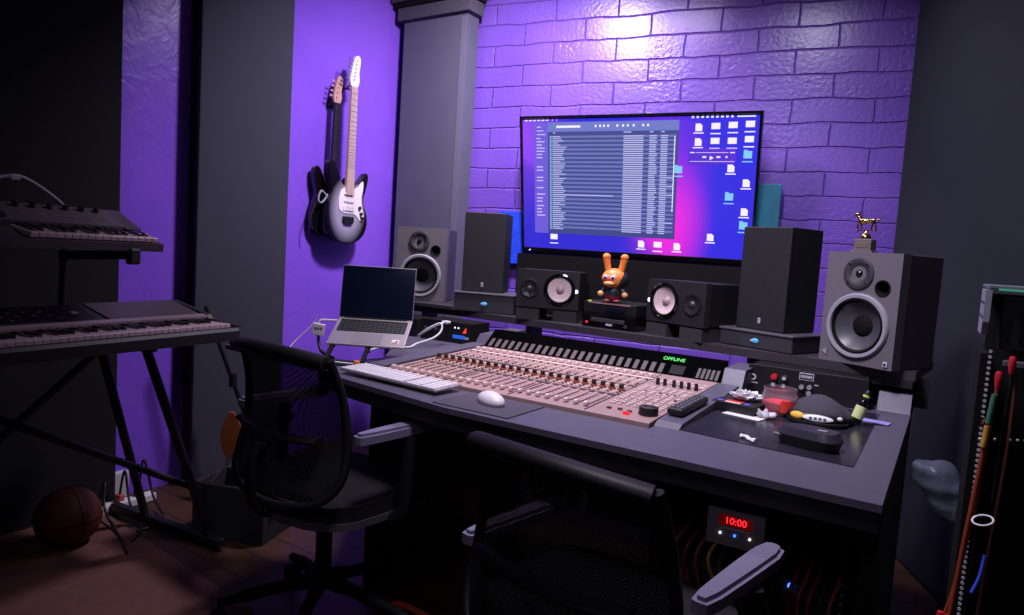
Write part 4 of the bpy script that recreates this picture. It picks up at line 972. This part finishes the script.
# floor items at left
t = thing('rubber_ball', 'worn orange basketball on the floor below the keyboards', 'ball', (-2.66, 1.21, .11))
obj('skin', ball(nb(), (0,0,0), .11, seg=40), BBALL, t, smooth=80)
bm = nb()
for rot in ((0,0,0), (PI/2,0,0), (0,PI/2,0)):
    P = [Vector((.1105*math.cos(a), .1105*math.sin(a), 0)) for a in [2*PI*k/40 for k in range(40)]]
    M = Matrix.Rotation(rot[0],3,'X') @ Matrix.Rotation(rot[1],3,'Y') @ Matrix.Rotation(.5,3,'Z')
    tube(bm, [M @ p for p in P], .0016, 6, smooth=False, closed=True)
obj('seams', bm, BLKM, t)
t = thing('fabric_bin', 'black storage bin on the floor in front of the grey wall panel', 'storage bin', (-2.31, 1.70, 0), R(20))
bm = nb(); W, D, H = .30, .20, .21
for (x,y,sx,sy) in ((0,-D/2,W,.012),(0,D/2,W,.012),(-W/2,0,.012,D),(W/2,0,.012,D)): box(bm, (x,y,H/2), (sx,sy,H))
box(bm, (0,0,.006), (W,D,.012)); obj('body', bm, mat('bin_black_cloth', (30, 28, 32), .9), t)
bm = nb(); tube(bm, [(-W/2,-D/2,H),(W/2,-D/2,H),(W/2,D/2,H),(-W/2,D/2,H)], .008, 8, smooth=False, closed=True); obj('rim', bm, DGREY, t)
bm = nb(); tube(bm, [(W/2,.04,H*.8),(W/2+.03,.0,H*1.0),(W/2+.03,-.04,H*.8)], .006, 8); obj('handle', bm, DGREY, t)
tag(obj('black_cable', tube(nb(), [(-2.40,1.62,.20),(-2.38,1.70,.30),(-2.30,1.72,.40),(-2.22,1.74,.45),(-2.12,1.78,.50),(-2.2,1.76,.40),(-2.30,1.70,.22)], .006, 8), mat('dull_cable', (60,58,66), .5), smooth=80), 'tangled dark cable spilling out of the black bin', 'cable')
t = thing('wooden_paddle', 'amber leaf shaped wooden paddle standing on its stem behind the left chair', 'paddle', (-2.62, 1.855, 0), R(50))
bm = nb(); prism(bm, chaikin([(0,.42),(-.035,.36),(-.045,.29),(-.03,.22),(0,.18),(.03,.22),(.045,.29),(.035,.36)], 2), -.012, .012, 'XZ'); obj('blade', bm, WOODB, t)
bm = nb(); rod(bm, (-.012,0,.20), (-.014,0,.02), .006); rod(bm, (.012,0,.20), (.014,0,.02), .006); box(bm,(0,0,.012),(.10,.10,.02),bev=.004); obj('stem', bm, mat('dull_wood', (110, 78, 60), .5), t)
t = thing('microphone_stand', 'dark folded microphone stand leaning by the grey wall panel behind the bin', 'microphone stand', (-2.66, 2.10, 0))
obj('pole', rod(nb(), (0,0,.02), (-.12,-.28,.86), .010), BLK, t); obj('clutch', cyl(nb(), (-.07,-.165,.52), .018, .06), BLK, t)
for a in (20, 140, 260): obj('leg', tube(nb(), [(-.01,-.02,.12), (.22*math.cos(R(a)), .22*math.sin(R(a)), .012)], .008, 8, smooth=False), BLK, t)
t = thing('power_strip', 'white power strip with plugs on the floor by the skirting', 'power strip', (-2.86, 1.50, .0), R(92))
obj('body', box(nb(), (0,0,.02), (.30,.05,.035), bev=.006), WHITE, t)
for k in range(3): obj('plug', box(nb(), (-.08+.08*k,0,.05), (.03,.03,.03), bev=.005), BLK if k != 1 else mat('rose_plug', (190,90,80), .5), t)
for k in range(3): tag(obj('black_cable', tube(nb(), [(-2.86+.0*k, 1.42+.08*k, .062), (-2.84, 1.43+.08*k, .14+.03*k), (-2.78, 1.40+.10*k, .05), (-2.60, 1.36+.09*k, .012), (-2.42-.08*k, 1.30+.06*k, .010)], .005, 8), CABK, smooth=80), ['black cable nearest the ball curling from the power strip', 'black cable rising from the middle plug of the power strip', 'black cable rising from the far plug of the power strip'][k], 'cable', 'power strip cables')
tag(obj('floor_rug', box(nb(), (0,0,.004), (1.15, 1.35, .008), bev=.003), mat('brown_rug', (104, 66, 60), .95, noise=.12, nscale=25, bump=.4), loc=(-2.38, .72, .0), rot=(0,0,R(-5))), 'faded brown rug on the floor at lower left', 'rug')

# ------------------------------------------------------------------ office chairs
def office_chair(label, loc, rz, top, arms=(.68, .68)):
    t = thing('office_chair', label, 'chair', loc, rz, 'mesh backed office chairs')
    seat_z = .46
    bm = nb(); prism(bm, chaikin([(-.23,-.20),(.23,-.20),(.25,.10),(.22,.25),(-.22,.25),(-.25,.10)], 2), seat_z-.05, seat_z); obj('seat', bm, SEATF, t, smooth=50)
    bm = nb(); P = chaikin([(-.235,-.205),(.235,-.205),(.255,.10),(.225,.255),(-.225,.255),(-.255,.10)], 2)
    prism(bm, P, seat_z-.065, seat_z-.045); obj('seat_rim', bm, mat('chair_rim_grey', (84, 80, 88), .35), t)
    def bk(x, z):  # curved backrest surface, y depends on x
        return (x, -.265+.9*x*x - .10*(top-z)*0 + .06*(1-(top-z)/.45), z)
    xs = [-.205+.041*k for k in range(11)]
    rail = []
    bm = nb(); tube(bm, [(x, -.225+.95*x*x, top-.030+ -.35*x*x) for x in xs], .026, 12, flat=.75); obj('top_rail', bm, CHAIRF, t, smooth=60)
    L_ = [(-.205,top-.04),(-.222,top-.15),(-.238,top-.28),(-.236,top-.38),(-.17,top-.44),(0,top-.46),(.17,top-.44),(.236,top-.38),(.238,top-.28),(.222,top-.15),(.205,top-.04)]
    def yb(x, z): return -.225+.95*x*x+.10*min(1,(top-z)/.44)*0 + .05*math.sin(PI*min(1,(top-z)/.44))
    bm = nb(); tube(bm, [(x, yb(x,z), z) for x, z in L_], .012, 10); obj('back_frame', bm, CHAIRF, t, smooth=60)
    bm = nb(); nz = 12
    grid = []
    for j in range(nz+1):
        z = top-.04-.395*j/nz
        wz = [.205,.211,.216,.221,.226,.231,.235,.238,.239,.238,.236,.225,.19][j]
        grid.append([bm.verts.new((wz*(2*i/12-1), yb(wz*(2*i/12-1), z), z)) for i in range(13)])
    for j in range(nz):
        for i in range(12): bm.faces.new((grid[j][i], grid[j][i+1], grid[j+1][i+1], grid[j+1][i]))
    o = obj('back_mesh', bm, MESHM, t, smooth=80)
    md = o.modifiers.new('thick', 'SOLIDIFY'); md.thickness = .003
    bm = nb(); tube(bm, [(x, yb(x, top-.27)-.03, top-.27+.2*x*x) for x in (-.18,-.09,0,.09,.18)], .022, 10, flat=.5); obj('lumbar_pad', bm, CHAIRF, t, smooth=60)
    bm = nb(); tube(bm, [(0,-.245,top-.29),(0,-.262,top-.36),(0,-.25,.44),(0,-.16,.395),(0,-.02,.39)], .022, 10, flat=.6); obj('back_spine', bm, CHAIRF, t, smooth=60)
    for s, arm in ((-1, arms[0]), (1, arms[1])):
        bm = nb(); tube(bm, [(s*.16,.04,.39),(s*.27,.04,.40),(s*.295,.045,.47),(s*.295,.05,arm-.035)], .017, 10, n=5, flat=1.3); ps = obj('arm_post', bm, CHAIRF, t, smooth=60)
        pts = chaikin([(-.024,-.165),(.0,-.170),(.024,-.165),(.032,.0),(.036,.155),(.0,.175),(-.034,.155),(-.032,.0)], 1)
        pts = [(s*x*.82, y) for x, y in pts]
        bm = nb(); prism(bm, pts, arm-.03, arm, loc=(s*.275, .04, 0))
        es = [e for e in bm.edges if all(v.co.z > arm-.001 for v in e.verts)]; bmesh.ops.bevel(bm, geom=es, offset=.008, segments=2, affect='EDGES')
        obj('armrest_pad', bm, ARMP, t, smooth=50)
    obj('gas_column', cyl(nb(), (0,0,.27), .025, .26), BLK, t)
    obj('tilt_mechanism', box(nb(), (0,0,.39), (.2,.22,.04), bev=.01), BLK, t)
    for k in range(5):
        a = 2*PI*k/5+.3; c, s_ = math.cos(a), math.sin(a)
        bm = nb(); tube(bm, [(.02*c,.02*s_,.14), (.17*c,.17*s_,.115), (.30*c,.30*s_,.085)], [.026,.02,.015], 8); lg = obj('base_leg', bm, BLKM, t, smooth=60)
        bm = nb(); cyl(bm, (.30*c, .30*s_, .03), .029, .045, (PI/2, 0, a), seg=20); obj('caster', bm, BLKM, lg)
    return t
office_chair('black mesh office chair at left with a seat turned toward the desk keyboard', (-1.555, 1.44, 0), -R(4), .91)
office_chair('black mesh office chair in the centre foreground with its back to the viewer', (-.555, 1.28, 0), -R(9), .845, (.57, .635))

# ------------------------------------------------------------------ equipment below the desk
t = thing('rack_cabinet', 'black equipment rack under the right side of the desk', 'rack', (-.385, 1.80, 0))
bm = nb(); box(bm, (-.25,.2,.345), (.018,.4,.66)); obj('side_wall', bm, BLKM, t); bm = nb(); box(bm, (.25,.2,.345), (.018,.4,.66)); obj('side_wall', bm, BLKM, t)
bm = nb(); box(bm, (0,.2,.02), (.482,.4,.03)); box(bm, (0,.39,.345), (.482,.015,.62)); obj('back_wall', bm, BLKM, t)
for x in (-.232, .232):
    bm = nb(); box(bm, (x,.01,.345), (.016,.004,.62))
    r_ = obj('rack_rail', bm, DGREY, t)
    bm = nb()
    for k in range(24): cyl(bm, (x,.0065,.06+.025*k), .003, .004, (PI/2,0,0), seg=8)
    obj('rail_screws', bm, BADGE, r_)
for k, z in enumerate((.10, .19, .28, .37)):
    bm = nb(); box(bm, (0,.03,z), (.44,.04,.075), bev=.002); u = obj('rack_unit', bm, DGREY if k % 2 else BLK, t)
    bm = nb()
    for j in range(14): cyl(bm, (-.19+.029*j, .008, z+.01), .006, .006, (PI/2,0,0), seg=10)
    obj('jack_sockets', bm, mat('dull_steel', (120,116,122), .4, metal=.5), u)
obj('blue_lamp', cyl(nb(), (.115, .006, .395), .006, .006, (PI/2,0,0), seg=12), E_BLUE, t)
t = thing('clock_display_unit', 'small grey box with red digital readout hanging under the desk', 'display unit', (-.345, 1.50, .578), R(4)); t.scale = (.88,)*3
bm = nb(); box(bm, (0, .055, .045), (.125, .10, .088), bev=.002); obj('case', bm, BLK, t)
fp = obj('faceplate', box(nb(), (0, 0, .045), (.138, .005, .092), bev=.001), mat('worn_grey_steel', (120, 112, 116), .5), t)
bm = nb(); box(bm, (.0, -.0028, .064), (.080, .001, .028)); obj('readout_window', bm, mat('dark_red_window', (40, 4, 8), .3, emit=(120, 0, 10), es=.35), fp)
text('readout_digits', '10:00', .024, E_RED, fp, (0, -.0040, .064))
bm = nb(); box(bm, (0, -.003, .045), (.07, .001, .0025)); obj('printed_line', bm, BADGE, fp)
for x, m in ((-.035, E_WHITE), (.0, E_BLUE), (.036, E_WARM)): obj('status_lamp', cyl(nb(), (x, -.004, .030), .003, .004, (PI/2,0,0), seg=10), m, fp)
rr = random.Random(11)
colr = [CABO, CABR, CABO, CABY, CABG, CABK, CABO, CABR]
cn = ['orange', 'red', 'orange', 'yellow', 'green', 'black', 'orange', 'red']
wh = ['leftmost, near the centre chair', 'second from the left', 'third from the left', 'below the left lamp of the readout', 'below the middle of the readout', 'below the right lamp of the readout', 'just right of the readout', 'rightmost of the bundle']
for k in range(8):
    x = -.50+.030*k
    P = [(x, 1.80, .525), (x-.004, 1.72, .522+.01*rr.random()), (x-.02-.01*rr.random(), 1.65, .47), (x-.012+.03*rr.random(), 1.66, .38), (x+.02, 1.70, .30), (x+.04*rr.random(), 1.79, .20)]
    tag(obj('patch_cable', tube(nb(), P, .0045, 8), colr[k], smooth=80), f'{cn[k]} patch cable drooping below the red readout, {wh[k]}', 'cable', 'patch cables under the desk')
for k in range(5):
    x = -.24+.022*k; c = (CABR, CABO, CABR, CABK, CABO)[k]
    P = [(x, 1.80, .49), (x, 1.70, .48), (x-.01, 1.65, .42), (x+.008, 1.68, .32), (x+.02*rr.random(), 1.79, .22)]
    tag(obj('patch_cable', tube(nb(), P, .0045, 8), c, smooth=80), ('red patch cable left of', 'orange patch cable directly below', 'dark red patch cable beside', 'black patch cable behind', 'orange patch cable right of')[k]+' the front armrest of the centre chair', 'cable', 'patch cables beside the armrest')
tag(obj('white_cable', tube(nb(), [(-0.836,1.558,0.725), (-0.836,1.550,0.704), (-0.844,1.543,0.635), (-0.874,1.535,0.605), (-0.904,1.528,0.590), (-0.912,1.528,0.567), (-0.889,1.535,0.555), (-0.859,1.535,0.567), (-0.840,1.543,0.590), (-0.836,1.550,0.605), (-0.821,1.558,0.605)], .003, 8), CABLEW, smooth=80), 'white cable with a small loop hanging under the desk between the chairs', 'cable')
tag(obj('white_cable', tube(nb(), [(-0.783,1.558,0.725), (-0.783,1.543,0.666), (-0.787,1.543,0.559), (-0.783,1.550,0.476)], .0022, 8), CABLEW, smooth=80), 'straight thin white wire hanging right of the looped cable', 'cable')
tag(obj('white_tag', prism(nb(), [(0,0),(.02,.012),(.024,.06),(.006,.075)], 0, .003, 'XZ'), WHITE, loc=(-.752, 1.558, .521)), 'small white paper tag hanging behind the centre chair', 'tag')
tag(obj('orange_cable', tube(nb(), [(-1.44,1.64,.012), (-1.40,1.64,.024), (-1.35,1.64,.026), (-1.26,1.65,.012)], .011, 10), mat('bright_orange_cable', (235, 96, 50), .5), smooth=80), 'thick orange cable on the floor between the two office chairs', 'cable')

# ------------------------------------------------------------------ tall rack at far right
t = thing('equipment_rack', 'tall open equipment rack with hanging patch cords at the right edge', 'rack', (.058, 1.56, 0))
H = 1.185
bm = nb(); box(bm, (.006,.16,(H-.13)/2), (.012,.30,H-.13)); box(bm, (.43,.16,H/2), (.012,.30,H)); obj('side_wall', bm, BLKM, t)
bm = nb(); box(bm, (.22,.16,H-.004), (.44,.32,.008), bev=.002); obj('top_board', bm, mat('rack_top_grey', (110, 112, 124), .5), t)
bm = nb(); prism(bm, [(-.004,H-.01),(.20,H-.01),(.20,H-.10),(.02,H-.095),(-.004,H-.07)], -.004, .006, 'YZ'); ck = obj('top_cheek', bm, mat('cheek_grey', (150, 150, 164), .45), t)
bm = nb(); 
for z in (H-.035, H-.062): box(bm, (-.0045,.10,z), (.001,.19,.003))
obj('cheek_grooves', bm, DGREY, ck)
bm = nb(); box(bm, (.225,-.003,H-.008), (.42,.004,.004)); obj('light_strip', bm, mat('green_blue_strip', (60, 150, 110), .4, emit=(70, 150, 120), es=.5), t)
bm = nb(); box(bm, (.22,.30,H/2), (.41,.01,H-.04)); obj('back_wall', bm, BLKM, t)
bm = nb(); box(bm, (.225,.03,H-.07), (.40,.03,.10), bev=.002); u = obj('vent_panel', bm, BLK, t)
bm = nb()
for k in range(20): box(bm, (.035+.02*k,.013,H-.075), (.004,.003,.05))
obj('vent_slots', bm, BLKM, u)
bm = nb(); box(bm, (.017,.004,.50), (.016,.004,1.0)); rl = obj('rack_rail', bm, BLKM, t)
bm = nb()
for k in range(62): cyl(bm, (.014,.001,.42+.0105*k), .0032, .003, (PI/2,0,0), seg=8)
obj('rail_screws', bm, BADGE, rl)
bm = nb(); cyl(bm, (.013,0,.93), .006, .006, (PI/2,0,0), seg=12); obj('rail_bolt', bm, CHROME, rl)
bm = nb(); box(bm, (.225,.015,H-.145), (.38,.02,.012), bev=.002); obj('cord_hanger', bm, mat('dull_steel', (120,116,122), .4, metal=.5), t)
bm = nb(); 
for k in range(22): ball(bm, (.062+.0112*k-.048, -.006+.0, .895+.0018*k), .0028, seg=8)
tag(obj('bead_chain', bm, BADGE, loc=(.058,1.555,0)), 'silver bead chain strung across the front of the right rack', 'chain')
def cord(label, pts, m, plug_m=None, top=None, bot=None, r=.0032):
    t = thing('hanging_cable', label, 'cable', pts[0], 0, 'patch cords on the right rack')
    o = Vector(pts[0]); P = [Vector(p)-o for p in pts]
    obj('cord', tube(nb(), P, r, 8), m, t, smooth=80)
    if top: obj('plug', lathe(nb(), [(0,.012),(.004,.012),(.0062,.007),(.0058,-.009),(.0035,-.022),(0,-.022)], (0,0,.0), seg=16), plug_m, t, smooth=50)
    if bot:
        e = P[-1]; obj('plug', lathe(nb(), [(0,.03),(.005,.03),(.007,.015),(.007,-.02),(.003,-.028),(0,-.028)], tuple(e), seg=14), plug_m, t, smooth=50)
cord('red patch cord with large red plug hanging highest on the right rack', [(.106,1.545,1.045), (.107,1.545,1.01), (.105,1.545,.95), (.104,1.55,.86), (.103,1.56,.78)], CABK, RED, top=True)
cord('patch cord with pink red plug left of the highest red plug', [(.088,1.540,1.015), (.086,1.54,.96), (.080,1.54,.85), (.070,1.54,.70), (.055,1.54,.58), (.042,1.54,.52)], CABO, RED, top=True, bot=True)
cord('green and orange patch cord running down beside the rail', [(.083,1.535,.975), (.081,1.535,.93), (.076,1.535,.84), (.066,1.535,.70), (.060,1.535,.60), (.055,1.535,.52)], CABO, RED, bot=True, r=.0042)
cord('short green patch cord segment behind the bead chain', [(.085,1.53,.985), (.082,1.53,.955), (.080,1.53,.93)], CABG, None, r=.0048)
cord('yellow patch cord segment above the bead chain', [(.0795,1.528,.925), (.078,1.528,.90), (.076,1.528,.885)], CABY, None, r=.0052)
cord('brown patch cord hanging deep inside the right rack', [(.118,1.60,1.02), (.116,1.585,.85), (.105,1.585,.62), (.10,1.58,.45)], mat('brown_cable', (110, 60, 40), .5), None)
tag(obj('cable_ring', tube(nb(), [(.089+.016*math.cos(a), 1.515+.010*math.sin(a), .752+.008*math.sin(a+.5)) for a in [2*PI*k/16 for k in range(16)]], .002, 8, smooth=False, closed=True), WHITE, smooth=80), 'white plastic ring around the hanging cords', 'ring')
tag(obj('blue_cable', tube(nb(), [(.10,1.54,.68), (.095,1.53,.64), (.085,1.52,.61)], .003, 8), mat('blue_cable', (50, 80, 210), .5), smooth=80), 'thin blue cable beside the white plastic ring', 'cable')
# plastic bags
def bag(label, loc, s, rz, seed):
    bm = nb(); ball(bm, (0,0,0), s, seg=36)
    for v in bm.verts:
        n_ = math.sin(v.co.x*70+seed)*math.cos(v.co.z*45+v.co.y*30)+.5*math.sin(v.co.z*110+v.co.x*90+seed)
        v.co *= 1+.13*n_
    o = obj('plastic_bag', bm, PLASTBAG, loc=loc, rot=rz, smooth=70); return tag(o, label, 'bag')
bag('crumpled grey translucent bag bulging between the desk and the right rack', (.030, 1.95, .685), (.050,.06,.082), (0, R(-40), 0), 1)
bag('lower crumpled grey bag at the bottom right corner under the desk edge', (-.06, 1.50, .40), (.030,.04,.05), (0, R(-40), 0), 4)

# ------------------------------------------------------------------ camera
yaw, pit, rol = R(32.575), R(4.679), R(3.648)
f0 = Vector((-math.sin(yaw), math.cos(yaw), 0)); r0 = Vector((math.cos(yaw), math.sin(yaw), 0)); up = Vector((0,0,1))
fw = f0*math.cos(pit) - up*math.sin(pit); u0 = up*math.cos(pit) + f0*math.sin(pit)
rr_ = r0*math.cos(rol) + u0*math.sin(rol); uu = u0*math.cos(rol) - r0*math.sin(rol)
cam = bpy.data.objects.new('camera', bpy.data.cameras.new('camera')); COL.objects.link(cam)
cam.data.sensor_width = 36; cam.data.lens = 684/1024*36; cam.data.clip_start = .02
cam.matrix_world = Matrix((( rr_.x, uu.x, -fw.x, 0), (rr_.y, uu.y, -fw.y, 0), (rr_.z, uu.z, -fw.z, 1.19), (0,0,0,1)))
S.camera = cam

# ------------------------------------------------------------------ light
def area(name, loc, target, size, power, col, spread=180):
    l = bpy.data.lights.new(name, 'AREA'); l.energy = power; l.size = size; l.color = col; l.spread = R(spread)
    o = bpy.data.objects.new(name, l); COL.objects.link(o); o.location = loc
    d = Vector(target)-Vector(loc); o.rotation_euler = d.to_track_quat('-Z', 'Y').to_euler(); return o
def spot(name, loc, target, power, col, ang, blend=.6, rad=.05):
    l = bpy.data.lights.new(name, 'SPOT'); l.energy = power; l.color = col; l.spot_size = R(ang); l.spot_blend = blend; l.shadow_soft_size = rad
    o = bpy.data.objects.new(name, l); COL.objects.link(o); o.location = loc
    d = Vector(target)-Vector(loc); o.rotation_euler = d.to_track_quat('-Z', 'Y').to_euler(); return o
area('ceiling_lamp', (-1.66, 2.48, 2.74), (-2.35, 3.25, .9), .22, 40, (.92, .82, 1.0), 138)
area('ceiling_lamp', (-1.28, 2.82, 2.66), (-1.3, 3.2, 1.0), .3, 5, (.96, .82, 1.0), 150)
area('ceiling_lamp', (-.58, 2.80, 2.62), (-.6, 3.2, 1.0), .22, 5.5, (.90, .88, 1.0), 140)
spot('console_lamp', (-1.15, 1.75, 2.75), (-1.25, 2.0, .8), 62, (1.0, .66, .60), 30, .8, .06)
area('desk_fill', (-.75, 1.2, 2.75), (-.6, 2.2, .9), .5, 20, (.86, .80, 1.0), 95)  # unseen fill light, added to lift the desk and the speaker fronts
area('room_fill', (-.2, -.9, 2.5), (-.6, 1.6, .6), .6, 2, (.82, .76, 1.0), 120)  # weak fill added behind the camera for armrests and under-desk gear
w = bpy.data.worlds.new('dark_room'); S.world = w; w.use_nodes = True
w.node_tree.nodes['Background'].inputs[0].default_value = (.02, .018, .04, 1); w.node_tree.nodes['Background'].inputs[1].default_value = .15
S.view_settings.view_transform = 'Standard'; S.view_settings.look = 'None'; S.view_settings.gamma = 1; S.view_settings.exposure = 0
S.view_settings.use_curve_mapping = False
